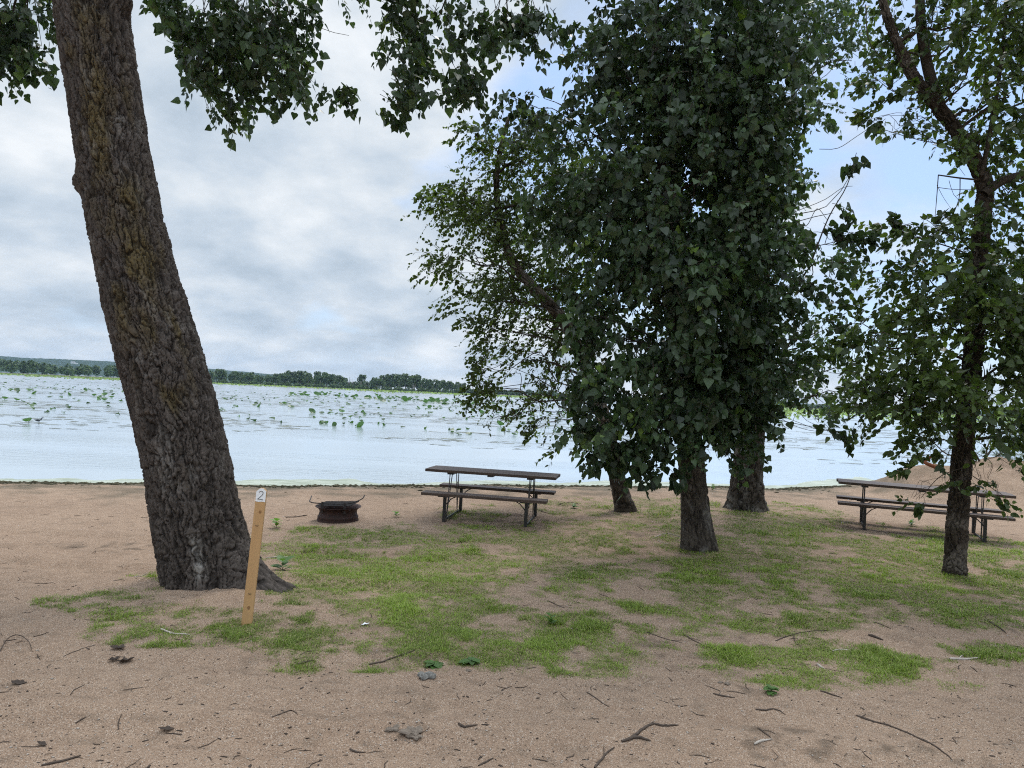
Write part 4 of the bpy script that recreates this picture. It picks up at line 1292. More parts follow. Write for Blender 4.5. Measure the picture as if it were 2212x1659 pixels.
far = []
for k in range(6):
    me = far_tree_mesh(k)
    me.materials.append(M['far_leaf'] if k not in (3,) else M['far_pale'])
    me.materials.append(M['far_bark'])
    far.append(me)
me = far[0].copy()
me.materials[0] = M['far_pale']
far.append(me)
LAB = {0: 'round crowned dark tree in the far shore tree line', 1: 'tall narrow tree in the far shore tree line', 2: 'broad spreading tree in the far shore tree line', 3: 'loose pale tree with light forked trunks on the far shore', 4: 'low bush at the foot of the far shore tree line', 5: 'tall lone tree with a bare stem standing above the far tree line', 6: 'pale round tree in the far shore tree line'}


def far_tree(px, k, hpx, dist=800, label=None):
    base = at(px, 803 + .044 * px, dist)
    o = bpy.data.objects.new('far_bush' if k == 4 else 'far_tree', far[k])
    COL.objects.link(o)
    H0 = {4: 6.0, 0: 16, 1: 17, 2: 14, 3: 15.5, 5: 17, 6: 16}[k]
    s_ = hpx * dist / F / H0
    o.location = (base[0], dist + random.uniform(-14, 14), 0.2)
    o.rotation_euler = (0, 0, random.choice((0, PI)) + random.uniform(-.5, .5))
    o.scale = (s_ * random.uniform(.9, 1.15), s_, s_)
    tag(o, label or LAB[k], 'bush' if k == 4 else 'tree', 'trees along the far shore')


PROF = [(440, 22), (470, 30), (495, 29), (520, 24), (545, 25), (565, 22), (590, 25), (615, 28), (625, 34), (660, 33), (690, 35), (715, 31), (735, 26), (765, 20), (800, 24), (830, 34), (860, 36), (890, 36), (920, 31), (950, 27), (975, 25), (1000, 22)]
px = 444
kk = [1, 0, 2, 3, 6, 1, 0, 3, 2, 6, 0, 1]
c = 0
while px < 1002:
    hp = np.interp(px, [a for a, b in PROF], [b for a, b in PROF]) * random.uniform(.88, 1.12)
    if not 742 < px < 812:
        far_tree(px, kk[c % 12] if random.random() < .8 else random.choice((0, 1, 2, 6)), hp, 800 + random.uniform(-10, 40))
    elif c % 2 == 0:
        far_tree(px, 2, hp * .8, 820)
    c += 1
    px += random.uniform(5, 8.5)
far_tree(780, 5, 33, 785, 'tall lone tree with a bare stem standing above the far tree line')
far_tree(808, 1, 22, 790, 'small spindly tree beside the tall lone tree on the far shore')
for px in np.arange(440, 1010, 13):
    far_tree(px + random.uniform(-4, 4), 4, random.uniform(6, 11), 776)
dm = MB()
for (px, hp) in ((754, 27), (760, 22), (752, 18)):
    b0 = at(px, 803 + .044 * px, 790)
    hh = hp * 790 / F
    x0 = b0[0]
    dm.tube([(x0, 790, 0), (x0 + .3, 790, hh * .6), (x0 - .2, 790, hh)], [.35, .25, .08], 5)
    dm.tube([(x0 + .3, 790, hh * .55), (x0 + 1.6, 790, hh * .8)], [.15, .05], 4)
tag(dm.build('dead_tree', M['far_bark']), 'bare dead grey stems left of the tall lone far tree', 'tree')


def woods(name, spans, seed, label, dist=810, cell=7.0):
    """a far wood that reads as one mass: many merging crowns"""
    r = np.random.default_rng(seed)
    ells = []
    for (p0, p1, h0, h1) in spans:
        x0, x1 = at(p0, 803, dist)[0], at(p1, 803, dist)[0]
        n = int((x1 - x0) / cell * 3)
        for _ in range(n):
            t = r.uniform()
            hh = (h0 + (h1 - h0) * t) * dist / F * r.uniform(.55, 1.03)
            rz_ = hh * r.uniform(.25, .45)
            ells.append((x0 + (x1 - x0) * t, dist + r.uniform(-25, 40) + (hh - 8) * 2, max(hh - rz_, rz_ * .6), r.uniform(3, 6), 4, rz_))
    me = clump_mesh(name, ells, len(ells) * 110, 1.0, seed + 1)
    tag(link(name, me, [M['far_leaf'], M['far_bark']]), label, 'wood', kind='stuff')


woods('far_woods', [(-500, -50, 28, 35), (-50, 60, 36, 31), (60, 200, 31, 29), (200, 300, 30, 35), (300, 450, 35, 30)], 61, 'dense green wood along the far shore at left')
woods('far_woods', [(1005, 1130, 12, 14), (1130, 1200, 15, 16), (1200, 1330, 13, 10)], 62, 'low dark wood on the far shore behind the leaning birch', 1000)
woods('far_woods', [(1600, 1700, 8, 7), (1700, 1900, 9, 14), (1900, 2100, 16, 20), (2100, 2700, 20, 18)], 63, 'green wood on the far shore seen through the right hand trees', 900)

HP = [(-2200, 800), (-1200, 770), (-300, 758), (0, 766), (130, 772), (250, 779), (330, 786), (470, 796), (530, 802), (590, 807), (660, 818), (760, 834), (1000, 852), (1300, 862), (1500, 862), (1600, 863), (1700, 868), (1800, 877), (1950, 886), (2300, 892), (3500, 940)]
hx = np.array([at(a, 803 + .044 * a, 3500)[0] for a, b in HP])
hh = np.array([max(0, (803 + .044 * a - b) * 3500 / F) for a, b in HP])
gx = np.arange(-4600, 4600, 8.0)
gt = np.linspace(0, 1, 46)
GX, GT = np.meshgrid(gx, gt)
gxf, gtf = GX.ravel(), GT.ravel()
gyf = 3080 + gtf * 800
prof = np.interp(gxf, hx, hh)
wv = fbm(np.stack([gxf * .003, gyf * .004, gxf * 0], 1), 3, 71)
base = np.where(gtf < .62, sst(-.05, .62, gtf), 1 - .4 * (gtf - .62))
f1, f2, cid = worley(np.stack([gxf / 20, gyf / 20, gxf * 0 + .5], 1), 72)
z = prof * base * (0.86 + .22 * wv) + (5.5 * (1 - f1) + 3 * cid) * sst(2, 14, prof) - 3
me = mesh_from('hills', np.stack([gxf, gyf, z], 1), [(lambda j, i, n: np.stack([j * n + i, j * n + i + 1, (j + 1) * n + i + 1, (j + 1) * n + i], -1).reshape(-1, 4))(*np.meshgrid(np.arange(45), np.arange(len(gx) - 1), indexing='ij'), len(gx))], smooth=False)
tag(link('hills', me, M['forest']), 'low wooded hills across the lake', 'hills', kind='structure')

# white house on the hill
hc = at(158, 783.5, 3330)
HO = empty('house', tuple(hc - np.array([0, 0, 4])), 'tiny white house among the trees on the far hill', 'house')
hb = MB()
hb.box((0, 0, 3), (17, 8, 6))
hb.box((15, 0, 1), (10, 7, 5))
hb.build('wall', M['wall_white'], HO)
rf = MB()
rf.add([(-9, -5, 6), (9, -5, 6), (9, 5, 6), (-9, 5, 6), (-9, 0, 9), (9, 0, 9)], [(0, 1, 5, 4), (2, 3, 4, 5), (0, 4, 3), (1, 2, 5), (0, 3, 2, 1)])
rf.build('roof', M['roof'], HO)

# ------------------------------------------------------------------ shoreline: algae scum and wrack
n = 420
xx = np.linspace(-14, 11.0, n)
r_ = np.random.default_rng(91)
sy = shore_y(xx)
Vs = []
wobl = np.clip((fbm(np.stack([xx * .8, xx * 0, xx * 0], 1), 4, 93) - .3) * 2.0, .05, 1.2)
for f_ in (-1.0, 0, .5, 1.0):
    Vs.append(np.stack([xx, sy + (f_ * .35 if f_ < 0 else f_ * (.15 + 1.1 * wobl)), np.full(n, WZ + .003)], 1))
Va = np.concatenate(Vs)
j, i = np.meshgrid(np.arange(3), np.arange(n - 1), indexing='ij')
me = mesh_from('algae_scum', Va, [np.stack([j * n + i, j * n + i + 1, (j + 1) * n + i + 1, (j + 1) * n + i], -1).reshape(-1, 4)])
tag(link('algae_scum', me, M['algae']), 'pale green scum of algae along the edge of the water', 'algae', kind='stuff')


def chips(name, pts, size, mat, label, cat, seed, flatness=.25, asp=2.5, lift=.3):
    """many small irregular lumps: one object of stuff"""
    r = np.random.default_rng(seed)
    n = len(pts)
    T = np.array([(-1, -.5, 0), (.2, -.8, .1), (1, -.2, 0), (.6, .7, .05), (-.5, .8, -.05), (0, 0, 1.0), (0, 0, -.6)])
    Fc = np.array([(0, 1, 5), (1, 2, 5), (2, 3, 5), (3, 4, 5), (4, 0, 5), (1, 0, 6), (2, 1, 6), (3, 2, 6), (4, 3, 6), (0, 4, 6)])
    a = r.uniform(0, 6.28, n)
    s = size * np.minimum(r.lognormal(0, .45, n), 2.2)
    ax = s * r.uniform(1, asp, n)
    Tn = T[None] * r.uniform(.6, 1.3, (n, 7, 1))
    X_, Y_, Z_ = Tn[:, :, 0] * ax[:, None], Tn[:, :, 1] * s[:, None], Tn[:, :, 2] * s[:, None] * flatness
    c_, s_ = np.cos(a)[:, None], np.sin(a)[:, None]
    V = np.stack([pts[:, :1] + X_ * c_ - Y_ * s_, pts[:, 1:2] + X_ * s_ + Y_ * c_, pts[:, 2:3] + Z_ + (s * flatness * lift)[:, None]], -1)
    Fs = (Fc[None] + (np.arange(n) * 7)[:, None, None]).reshape(-1, 3)
    me = mesh_from(name, V.reshape(-1, 3), [Fs])
    return tag(link(name, me, mat), label, cat, kind='stuff')


r_ = np.random.default_rng(95)
cx = r_.uniform(-13, 9, 3200)
cy = shore_y(cx) - .35 - .45 * r_.exponential(.6, 3200) - .12 * fbm(np.stack([cx * 1.2, cx * 0, cx * 0], 1), 3, 96)
chips('wrack_line', np.stack([cx, cy, height(cx, cy)], 1), .025, M['wrack'], 'dark line of washed up weed along the shore', 'wrack', 97, .5, 2.2)


def ground_pts(n, seed, p0=(-200, 1070), p1=(2400, 1690), power=1.0):
    """points on the visible ground, spread evenly over the picture's ground"""
    r = np.random.default_rng(seed)
    px = r.uniform(p0[0], p1[0], n)
    py = p0[1] + (p1[1] - p0[1]) * r.uniform(0, 1, n) ** power
    G = np.array([gp(a, b) for a, b in zip(px, py)])
    ok = inland(G[:, 0], G[:, 1]) > .5
    G = G[ok]
    G[:, 2] = height(G[:, 0], G[:, 1])
    return G


G = ground_pts(3800, 101)
nn = fbm(G * np.array([1.3, 1.3, 0]), 3, 102)
G = G[nn > .40]
chips('bark_crumbs', G, .0042, M['deadleaf'], 'dark crumbs of bark and leaf strewn over the sand', 'debris', 103, .35, 2.6)
G = ground_pts(2600, 105)
chips('pebbles', G, .0036, M['stick_pale'], 'pale little pebbles and wood chips strewn over the sand', 'pebbles', 106, .6, 1.5)
# fine twig litter
G = ground_pts(360, 111)
r_ = np.random.default_rng(112)
tw = []
for g_ in G:
    a = r_.uniform(0, PI)
    L = r_.uniform(.03, .13)
    d_ = np.array([math.cos(a), math.sin(a), 0])
    b_ = np.array([-d_[1], d_[0], 0]) * r_.normal() * .15
    P = np.stack([g_ - d_ * L / 2, g_ + b_ * L, g_ + d_ * L / 2])
    P[:, 2] = height(P[:, 0], P[:, 1]) + .003
    tw.append((P, np.array([.002, .0024, .0014]) * r_.uniform(.6, 1.3), 4))
tag(link('twig_litter', tubes_mesh('twig_litter', tw), M['stick']), 'fine dark twig litter scattered over the sand', 'twig litter', kind='stuff')

# ------------------------------------------------------------------ grass
r_ = np.random.default_rng(201)
NT_ = 150000
px = r_.uniform(-150, 2450, NT_)
py = 1075 + 440 * r_.uniform(0, 1, NT_)
d_ = np.stack([ray(a, b) for a, b in zip(px, py)])
tt = -CAM[2] / d_[:, 2]
gx_, gy_ = CAM[0] + d_[:, 0] * tt, CAM[1] + d_[:, 1] * tt
gmk = grass_mask(gx_, gy_)
keep = r_.uniform(size=NT_) < gmk * 1.0
gx_, gy_, gmk = gx_[keep], gy_[keep], gmk[keep]
gz_ = height(gx_, gy_)
nb = 6
n = len(gx_)
bx = np.repeat(gx_, nb) + r_.normal(size=n * nb) * .022
by = np.repeat(gy_, nb) + r_.normal(size=n * nb) * .022
bz = np.repeat(gz_, nb) - .004
pch = fbm(np.stack([gx_ * 1.1, gy_ * 1.1, gx_ * 0], 1), 3, 203)
tall = .7 + .9 * sst(.45, .75, fbm(np.stack([gx_ * 2.3, gy_ * 2.3, gx_ * 0], 1), 3, 205)) * np.clip(gmk * 1.6, 0, 1)
Lb = np.repeat((.018 + .019 * np.clip(gmk * 1.5, 0, 1)) * tall, nb) * r_.uniform(.6, 1.35, n * nb)
az = r_.uniform(0, 2 * PI, n * nb)
ln = r_.uniform(.3, 1.25, n * nb)
dx, dy = np.cos(az), np.sin(az)
wd = np.maximum(.0017, .00032 * np.hypot(bx, by)) * r_.uniform(.7, 1.3, n * nb)
b0 = np.stack([bx, by, bz], 1)
dirh = np.stack([dx * np.sin(ln), dy * np.sin(ln), np.cos(ln)], 1)
dir2 = norm(dirh + np.stack([dx * .7, dy * .7, -.35 + dx * 0], 1))
p1 = b0 + dirh * (Lb * .55)[:, None]
p2 = p1 + dir2 * (Lb * .55)[:, None]
sd = np.stack([-dy, dx, dx * 0], 1) * wd[:, None]
V = np.stack([b0 - sd, b0 + sd, p1 + sd * .8, p1 - sd * .8, p2], 1)
k = np.arange(n * nb)[:, None] * 5
tint = np.clip(np.repeat(.15 + .75 * (pch - .2), nb) + r_.normal(size=n * nb) * .16, 0, 1)
tint = np.where(r_.uniform(size=n * nb) < .09, .98, tint)
me = mesh_from('grass', V.reshape(-1, 3), [k + np.array([0, 1, 2, 3]), k + np.array([3, 2, 4])], {'tint': np.repeat(tint, 5)})
tag(link('grass', me, M['grass']), 'patchy short green grass growing through the sand', 'grass', kind='stuff')
print('grass blades', n * nb)

# ------------------------------------------------------------------ sticks lying about
STK = [
    ([(90, 1655), (135, 1645), (177, 1633)], .011, 'stick', 'dark straight stick in the bottom left corner of the sand'),
    ([(0, 1408), (14, 1390), (33, 1382), (55, 1390), (70, 1410)], .005, 'stick', 'thin arched twig at the left edge of the sand'),
    ([(137, 1419), (170, 1405), (207, 1393)], .004, 'stick', 'thin straight twig right of the arched twig at left'),
    ([(347, 1360), (380, 1371), (410, 1373)], .013, 'stick_pale', 'pale bleached driftwood piece in the grass left of the post'),
    ([(290, 1247), (318, 1238)], .007, 'stick_pale', 'short pale twig just left of the big trunk foot'),
    ([(587, 1551), (615, 1540), (630, 1537), (643, 1544)], .006, 'stick', 'bent twig with dark litter in the sand below the post'),
    ([(162, 1562), (187, 1550)], .008, 'stick', 'short dark stick above the bottom left corner stick'),
    ([(643, 1436), (655, 1432), (677, 1427)], .012, 'stick', 'stubby grey stick beside a grass tuft below the post'),
    ([(575, 1206), (605, 1203), (637, 1204)], .012, 'stick_pale', 'pale stick lying behind the right root of the big trunk'),
    ([(797, 1436), (850, 1422), (897, 1406)], .010, 'stick', 'long dark stick along the lower edge of the middle grass'),
    ([(991, 1564), (1003, 1572), (1031, 1567)], .012, 'stick', 'thick forked stick alone on the sand below the middle grass'),
    ([(1034, 1655), (1066, 1638)], .008, 'stick', 'short dark stick at the bottom middle edge'),
    ([(1344, 1603), (1372, 1592), (1395, 1572), (1412, 1565), (1430, 1569), (1466, 1568)], .013, 'stick', 'crooked dark branch with a sharp bend, largest on the front sand'),
    ([(1363, 1596), (1385, 1596), (1402, 1603)], .016, 'stick', 'curled dark bark strip under the crooked branch'),
    ([(1286, 1660), (1300, 1640), (1327, 1615)], .011, 'stick', 'dark stick running off the bottom edge below the crooked branch'),
    ([(1267, 1496), (1292, 1512), (1317, 1528)], .006, 'stick', 'thin twig slanting down right on the sand under the middle grass'),
    ([(756, 1619), (770, 1626), (791, 1626)], .009, 'stick', 'small bent dark stick near the bottom left of centre'),
    ([(1182, 1298), (1200, 1306), (1219, 1313)], .007, 'stick', 'dark twig on the bare patch among the middle grass'),
    ([(1397, 1366), (1430, 1378), (1475, 1389)], .006, 'stick', 'long thin twig right of the middle grass patch'),
    ([(1675, 1385), (1695, 1377), (1715, 1371), (1750, 1364), (1791, 1361)], .007, 'stick', 'long grey twig beside the small right grass tuft'),
    ([(1715, 1372), (1718, 1388), (1730, 1396)], .006, 'stick', 'curved twig hanging below the long grey twig at right'),
    ([(1875, 1373), (1890, 1377), (1908, 1384)], .018, 'stick', 'short thick dark log piece on the right sand'),
    ([(1848, 1546), (1890, 1560), (1941, 1576), (1975, 1590), (2008, 1606), (2058, 1643)], .008, 'stick', 'very long thin branch crossing the bottom right sand'),
    ([(1628, 1609), (1645, 1602), (1668, 1598)], .011, 'stick_pale', 'pale peeled stick near the bottom right'),
    ([(1638, 1573), (1650, 1583), (1665, 1594)], .007, 'stick', 'dark twig just above the pale peeled stick'),
    ([(1631, 1533), (1655, 1535), (1672, 1532), (1698, 1543)], .008, 'stick', 'wavy dark twig left of the very long thin branch'),
    ([(1541, 1499), (1565, 1505), (1588, 1508)], .009, 'stick', 'reddish dark stick below the right grass strip'),
    ([(2128, 1339), (2150, 1352), (2175, 1369)], .011, 'stick', 'straight dark stick at the far right below the birch'),
    ([(1765, 1436), (1781, 1446)], .014, 'stick_pale', 'pale wood chip lying in the right grass strip'),
    ([(1771, 1493), (1795, 1500), (1818, 1508)], .009, 'stick', 'dark stick on the sand under the right end of the grass strip'),
    ([(2048, 1424), (2080, 1425), (2115, 1422)], .014, 'stick_pale', 'white weathered stick at the right edge of the grass strip'),
    ([(1886, 1344), (1905, 1350), (1925, 1359)], .007, 'stick', 'brown twig above the short thick log piece'),
    ([(1798, 1408), (1820, 1404), (1838, 1406)], .010, 'stick_pale', 'grey flat stick beside the bright tuft in the right grass'),
    ([(1870, 1410), (1890, 1416), (1908, 1417)], .007, 'stick_pale', 'thin pale twig in the grass strip under the dark log piece'),
    ([(1560, 1420), (1590, 1428), (1620, 1437)], .007, 'stick', 'dark branched twig at the left end of the right grass strip'),
    ([(1475, 1370), (1500, 1385), (1520, 1395)], .008, 'stick', 'brown twig slanting at the edge of the bare right sand'),
    ([(1205, 1092), (1230, 1085), (1250, 1090)], .01, 'stick', 'dark stick on the bare sand right of the nearer picnic table'),
    ([(617, 1118), (640, 1117), (664, 1114)], .012, 'stick', 'dark stick on the sand between the post and the fire ring'),
    ([(1155, 1098), (1175, 1107), (1190, 1110)], .011, 'stick', 'dark driftwood under the nearer picnic table'),
    ([(1411, 1163), (1440, 1153), (1470, 1160)], .009, 'stick_pale', 'pale dead branch left of the central trunk foot'),
    ([(1420, 1168), (1445, 1176)], .008, 'stick_pale', 'short pale stick below the pale dead branch by the central trunk'),
]
for k, (pts, rad, mt, lab) in enumerate(STK):
    W = np.array([onground(a, b) for a, b in pts])
    Pc = catmull(W, .03) if len(W) > 1 else W
    r_ = np.random.default_rng(400 + k)
    Pc[:, 0] += r_.normal(size=len(Pc)) * rad * .25
    rad *= 0.72
    rr = rad * np.linspace(1.05, .6, len(Pc)) * r_.uniform(.82, 1.15, len(Pc))
    rr[0] *= .6
    rr[-1] *= .4
    Pc[:, 2] = height(Pc[:, 0], Pc[:, 1]) + rad * .55
    if k == 1:
        Pc[:, 2] += .035 * np.sin(np.linspace(0, PI, len(Pc))) ** .8
    polys = [(Pc, rr, 7)]
    if len(Pc) > 8 and rad > .005:
        for q in range(1 + (len(Pc) > 20)):
            i0 = r_.integers(2, len(Pc) - 3)
            a = r_.uniform(-.9, .9)
            dd = Pc[i0 + 2] - Pc[i0]
            dd = dd / np.linalg.norm(dd)
            d2_ = np.array([dd[0] * math.cos(a) - dd[1] * math.sin(a), dd[0] * math.sin(a) + dd[1] * math.cos(a), .05])
            e = Pc[i0] + d2_ * r_.uniform(.05, .14)
            polys.append((np.stack([Pc[i0], (Pc[i0] + e) / 2 + np.array([0, 0, .006]), e]), np.array([rr[i0] * .55, rr[i0] * .4, rr[i0] * .2]), 5))
    me = tubes_mesh('stick', polys)
    c0 = Vector(W[len(W) // 2])
    me.transform(Matrix.Translation(-c0))
    o = link('stick', me, M[mt])
    o.location = c0
    tag(o, lab, 'stick')

# rotten orange branch on the sand heap
ob = at(1990, 996, 15.6)
W = np.array([at(1978, 990, 15.6), at(1992, 996, 15.55), at(2008, 1004, 15.5), at(2030, 1012, 15.45)])
me = tubes_mesh('broken_branch', [(catmull(W, .05), np.linspace(.03, .05, len(catmull(W, .05))), 8), (np.array([W[1], W[1] + [.12, 0, .05], W[1] + [.2, -.05, .15]]), np.array([.04, .035, .02]), 6)])
me.transform(Matrix.Translation(-Vector(W[2])))
o = link('broken_branch', me, M['stick_orange'])
o.location = Vector(W[2])
tag(o, 'rotten orange broken branch sticking out over the sand heap at right', 'branch')


def lump(px, py, size, mat, name, label, cat, seed, flat=.55, parts=5):
    g_ = onground(px, py)
    mb = bmesh.new()
    r = random.Random(seed)
    for k in range(parts):
        m_ = Matrix.Translation((r.uniform(-.5, .5) * size, r.uniform(-.35, .35) * size, r.uniform(0, .2) * size)) @ Matrix.Diagonal((size * r.uniform(.3, .5), size * r.uniform(.25, .4), size * flat * r.uniform(.3, .5), 1))
        bmesh.ops.create_icosphere(mb, subdivisions=3, radius=1, matrix=m_)
    V = np.array([v.co for v in mb.verts])
    dn = fbm(V / size * 4 + seed, 3, seed)
    for v, d in zip(mb.verts, dn):
        v.co += v.co.normalized() * (d - .5) * size * .5
    me = bpy.data.meshes.new(name)
    mb.to_mesh(me)
    mb.free()
    o = link(name, me, M[mat])
    o.location = (g_[0], g_[1], g_[2])
    tag(o, label, cat)


lump(922, 1463, .085, 'ash', 'ash_lump', 'grey crumbly ash lump on the sand below the middle grass', 'lump', 3)
lump(847, 1575, .05, 'rock', 'sand_clod', 'small dark clod on the front sand left of the middle', 'clod', 4)
lump(892, 1586, .09, 'rock', 'sand_clod', 'flat wide dark clod right of the small dark clod', 'clod', 5, .35)
lump(1011, 1450, .035, 'rock', 'sand_clod', 'little brown clod right of the ash lump', 'clod', 6, .5, 3)
lump(1562, 1477, .05, 'rock', 'sand_clod', 'brown clod at the left tip of the right grass strip', 'clod', 8, .5, 3)


def flat_scrap(px, py, size, mat, name, label, cat, seed, curl=.5):
    g_ = onground(px, py)
    r = np.random.default_rng(seed)
    n = 9
    u = np.linspace(-1, 1, n)
    U, W_ = np.meshgrid(u, u)
    U, W_ = U.ravel(), W_.ravel()
    ww = (1 - np.abs(U) ** 2.2) * (.5 + .12 * np.sin(U * 7 + seed))
    X_ = U * size
    Y_ = W_ * ww * size
    Z_ = size * (curl * (W_ * ww) ** 2 + .25 * curl * U ** 2 + .1 * (fbm(np.stack([U * 3, W_ * 3, U * 0 + seed], 1), 2, seed) - .5)) + .004
    j, i = np.meshgrid(np.arange(n - 1), np.arange(n - 1), indexing='ij')
    me = mesh_from(name, np.stack([X_, Y_, Z_], 1), [np.stack([j * n + i, j * n + i + 1, (j + 1) * n + i + 1, (j + 1) * n + i], -1).reshape(-1, 4)], smooth=True)
    o = link(name, me, M[mat])
    s_ = o.modifiers.new('thickness', 'SOLIDIFY')
    s_.thickness = .0012
    o.location = (g_[0], g_[1], g_[2] + .004)
    o.rotation_euler = (r.uniform(-.2, .2), r.uniform(-.2, .2), r.uniform(-.6, .6))
    tag(o, label, cat)


flat_scrap(789, 1351, .035, 'paper', 'paper_scrap', 'crumpled white paper scrap in the grass right of the post', 'litter', 2, .9)
flat_scrap(271, 1431, .055, 'deadleaf', 'dead_leaf', 'curled black leaf on the sand left of the post', 'leaf', 3, 1.2)
flat_scrap(246, 1428, .035, 'deadleaf', 'dead_leaf', 'small brown curled leaf left of the curled black leaf', 'leaf', 4, 1.4)
flat_scrap(39, 1477, .045, 'deadleaf', 'dead_leaf', 'flat dark leaf at the left edge of the front sand', 'leaf', 5, .5)
flat_scrap(255, 1402, .06, 'deadleaf', 'bark_scrap', 'ragged dark bark scrap above the curled black leaf', 'bark', 6, .8)
flat_scrap(359, 1577, .04, 'deadleaf', 'dead_leaf', 'tiny dark leaf alone on the front sand at left', 'leaf', 7, .5)
flat_scrap(90, 1610, .03, 'deadleaf', 'dead_leaf', 'dark round leaf above the bottom left corner stick', 'leaf', 8, .8)


# ------------------------------------------------------------------ broad leaved weeds
def weed(px, py, size, n, label, seed, tint=.5, upright=.5):
    g_ = onground(px, py)
    size *= .72
    upright *= .75
    r = np.random.default_rng(seed)
    a = np.arange(n) * 2.4 + r.uniform(0, 6)
    el = upright * r.uniform(.6, 1.3, n)
    yd = np.stack([np.cos(a) * np.cos(el), np.sin(a) * np.cos(el), np.sin(el)], 1)
    nn = np.stack([-np.cos(a) * np.sin(el), -np.sin(a) * np.sin(el), np.cos(el)], 1)
    hgt = r.uniform(0, 1, n) * size * upright * 1.6
    base = np.stack([np.zeros(n), np.zeros(n), hgt], 1)
    root = empty('weed', tuple(g_), label, 'weed')
    me = leaves_mesh('leaves', 'weed', base, yd, nn, size * r.uniform(.7, 1.2, n), np.clip(tint + r.normal(size=n) * .1, 0, 1))
    link('leaves', me, M['weed'], root)
    st = MB()
    st.tube([(0, 0, -.01), (0.004, 0, size * upright * .8), (0, 0, size * upright * 1.65)], [.004, .003, .002], 5)
    st.build('stem', M['weed'], root)


weed(937, 1438, .11, 9, 'flat broad leaved weed at the lower edge of the middle grass', 1, .3, .25)
weed(1017, 1434, .12, 8, 'grey green broad leaved weed right of the flat weed', 2, .25, .3)
weed(1189, 1350, .09, 8, 'upright dark green weed in the bare patch of middle grass', 3, .45, 1.0)
weed(1665, 1496, .08, 12, 'low leafy weed under the right grass strip', 4, .45, .4)
weed(597, 1140, .12, 12, 'yellow green seedling on the sand between trunk and fire ring', 5, .97, .9)
weed(1968, 1135, .10, 14, 'spiky little weed under the farther picnic table', 6, .5, .8)
weed(855, 1117, .10, 10, 'small green weed right of the fire ring', 7, .8, .8)
weed(515, 1262, .13, 16, 'dark leafy weed at the foot of the leaning trunk beside the post', 8, .25, .8)
weed(610, 1232, .16, 8, 'broad green leaves in the grass behind the right root', 9, .5, .7)
weed(1540, 1060, .12, 8, 'green weed at the waterline between the central trunks', 10, .6, .9)
weed(1240, 1098, .11, 10, 'small weed between the nearer picnic table and the leaning birch', 12, .5, .7)

# ------------------------------------------------------------------ air
hz_m = NT('haze_air')
pv = hz_m.n('ShaderNodeVolumePrincipled', Color=(0.48, 0.70, 1.0), Density=0.00006)
pv.inputs['Anisotropy'].default_value = 0.2
HAZE = hz_m.done(None, pv.outputs[0])
bx_ = MB()
bx_.box((0, 2050, 69), (9800, 4700, 142))
hzo = bx_.build('haze', HAZE)
tag(hzo, 'thin blue haze over the lake', 'haze', kind='stuff')

# ------------------------------------------------------------------ sky, sun
W = bpy.data.worlds.new('World')
SC.world = W
W.use_nodes = True
t = NT.__new__(NT)
t.t = W.node_tree
t.t.nodes.clear()
out = t.n('ShaderNodeOutputWorld')
EL, AZ = math.radians(58), math.radians(20)      # sun high over the lake, a little right
sky = t.n('ShaderNodeTexSky', _sky_type='NISHITA', _sun_disc=False, _sun_elevation=EL, _sun_rotation=AZ, _air_density=1.0, _dust_density=1.0)
tc = t.n('ShaderNodeTexCoord')
sep = t.n('ShaderNodeSeparateXYZ', Vector=tc.outputs['Generated'])
zc = t.math('ADD', t.math('MAXIMUM', sep.outputs[2], 0.0), 0.33)
u = t.math('DIVIDE', sep.outputs[0], zc)
v = t.math('DIVIDE', sep.outputs[1], zc)
uv = t.n('ShaderNodeCombineXYZ', X=u, Y=v, Z=0.37).outputs[0]
n1 = t.noise(uv, 1.9, 8, 0.54, 0.1)
uv2 = t.n('ShaderNodeMapping')
t.set(uv2.inputs['Vector'], uv)
uv2.inputs['Location'].default_value = (3.7, 1.3, 0)
n2 = t.noise(uv2.outputs[0], 2.5, 9, 0.57, 0.1)
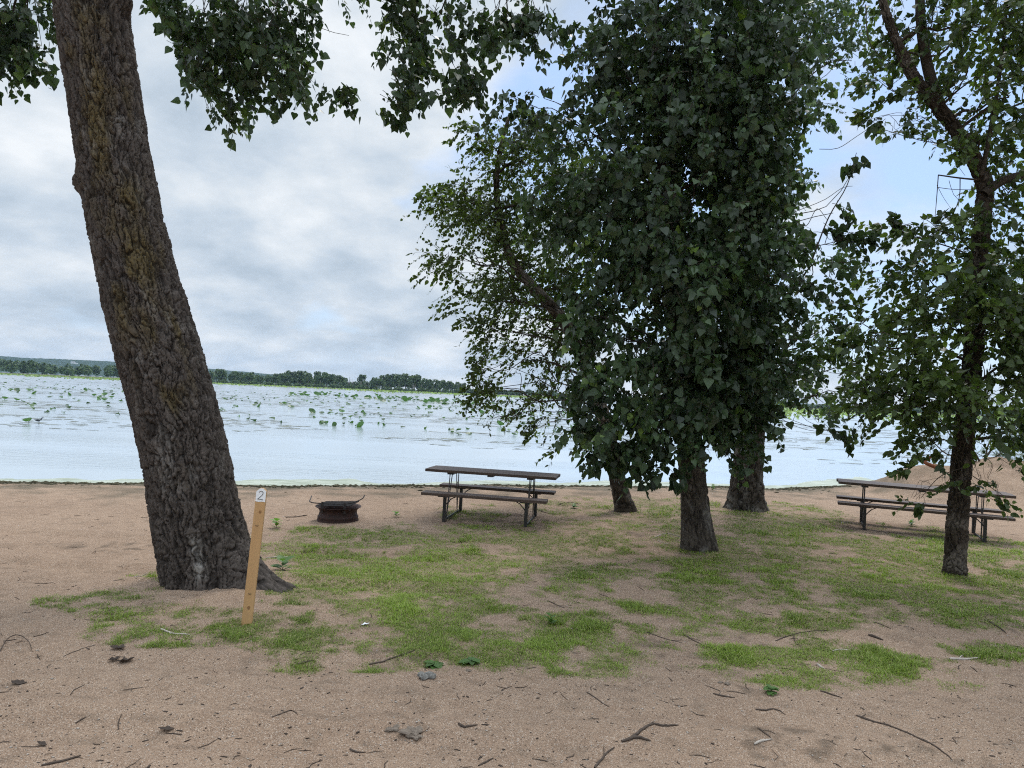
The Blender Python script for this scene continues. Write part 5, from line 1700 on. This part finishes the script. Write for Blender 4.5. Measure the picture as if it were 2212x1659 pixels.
# thinner cloud towards the upper right
bd = ray(1900, 300)
bd = bd / np.linalg.norm(bd)
dt = t.n('ShaderNodeVectorMath', _operation='DOT_PRODUCT')
t.set(dt.inputs[0], tc.outputs['Generated'])
dt.inputs[1].default_value = tuple(bd)
thin = t.ramp(dt.outputs['Value'], [(0.86, 0.0), (0.985, 1.0)])
cov = t.math('SUBTRACT', n1, t.math('MULTIPLY', thin, 0.26))
cover = t.ramp(cov, [(0.27, 0.0), (0.42, 1.0)])
cl = t.ramp(n2, [(0.33, (2.9, 3.5, 4.15)), (0.46, (3.8, 4.35, 4.95)), (0.56, (4.7, 5.1, 5.5)), (0.67, (5.7, 5.95, 6.2))])
for nd in t.t.nodes:
    if nd.type == 'VALTORGB':
        for e in nd.color_ramp.elements:
            if max(e.color[:3]) > 1:
                e.color = tuple(c / 10 for c in e.color[:3]) + (1,)
clv = t.n('ShaderNodeVectorMath', _operation='SCALE', Scale=10.0)
t.set(clv.inputs[0], cl)
blue = t.mix(0.55, sky.outputs[0], (2.9, 4.3, 6.8))
col0 = t.mix(cover, blue, clv.outputs[0])
zen = t.n('ShaderNodeMapRange', _interpolation_type='SMOOTHSTEP')
t.set(zen.inputs['Value'], sep.outputs[2])
for k_, v_ in (('From Min', 0.48), ('From Max', 0.85), ('To Min', 1.0), ('To Max', 3.0)):
    zen.inputs[k_].default_value = v_
cs = t.n('ShaderNodeVectorMath', _operation='SCALE', Scale=zen.outputs[0])
t.set(cs.inputs[0], col0)
col = cs.outputs[0]
bg = t.n('ShaderNodeBackground', Color=col, Strength=0.1)
t.t.links.new(bg.outputs[0], out.inputs['Surface'])

sd_ = bpy.data.lights.new('sun', 'SUN')
sd_.energy = 1.5
sd_.angle = math.radians(14)
sd_.color = (1.0, 0.96, 0.9)
so = bpy.data.objects.new('sun', sd_)
COL.objects.link(so)
dvec = Vector((math.sin(AZ) * math.cos(EL), math.cos(AZ) * math.cos(EL), math.sin(EL)))
so.rotation_euler = dvec.to_track_quat('Z', 'Y').to_euler()
so.location = dvec * 50

SC.view_settings.view_transform = 'Standard'
SC.view_settings.look = 'None'
SC.view_settings.gamma = 1
SC.view_settings.exposure = 0.68
SC.cycles.use_denoising = False
SC.cycles.filter_width = 1.1
SC.cycles.sample_clamp_indirect = 4.0
SC.cycles.max_bounces = 8
SC.cycles.diffuse_bounces = 3
SC.cycles.transmission_bounces = 4
SC.cycles.volume_bounces = 0
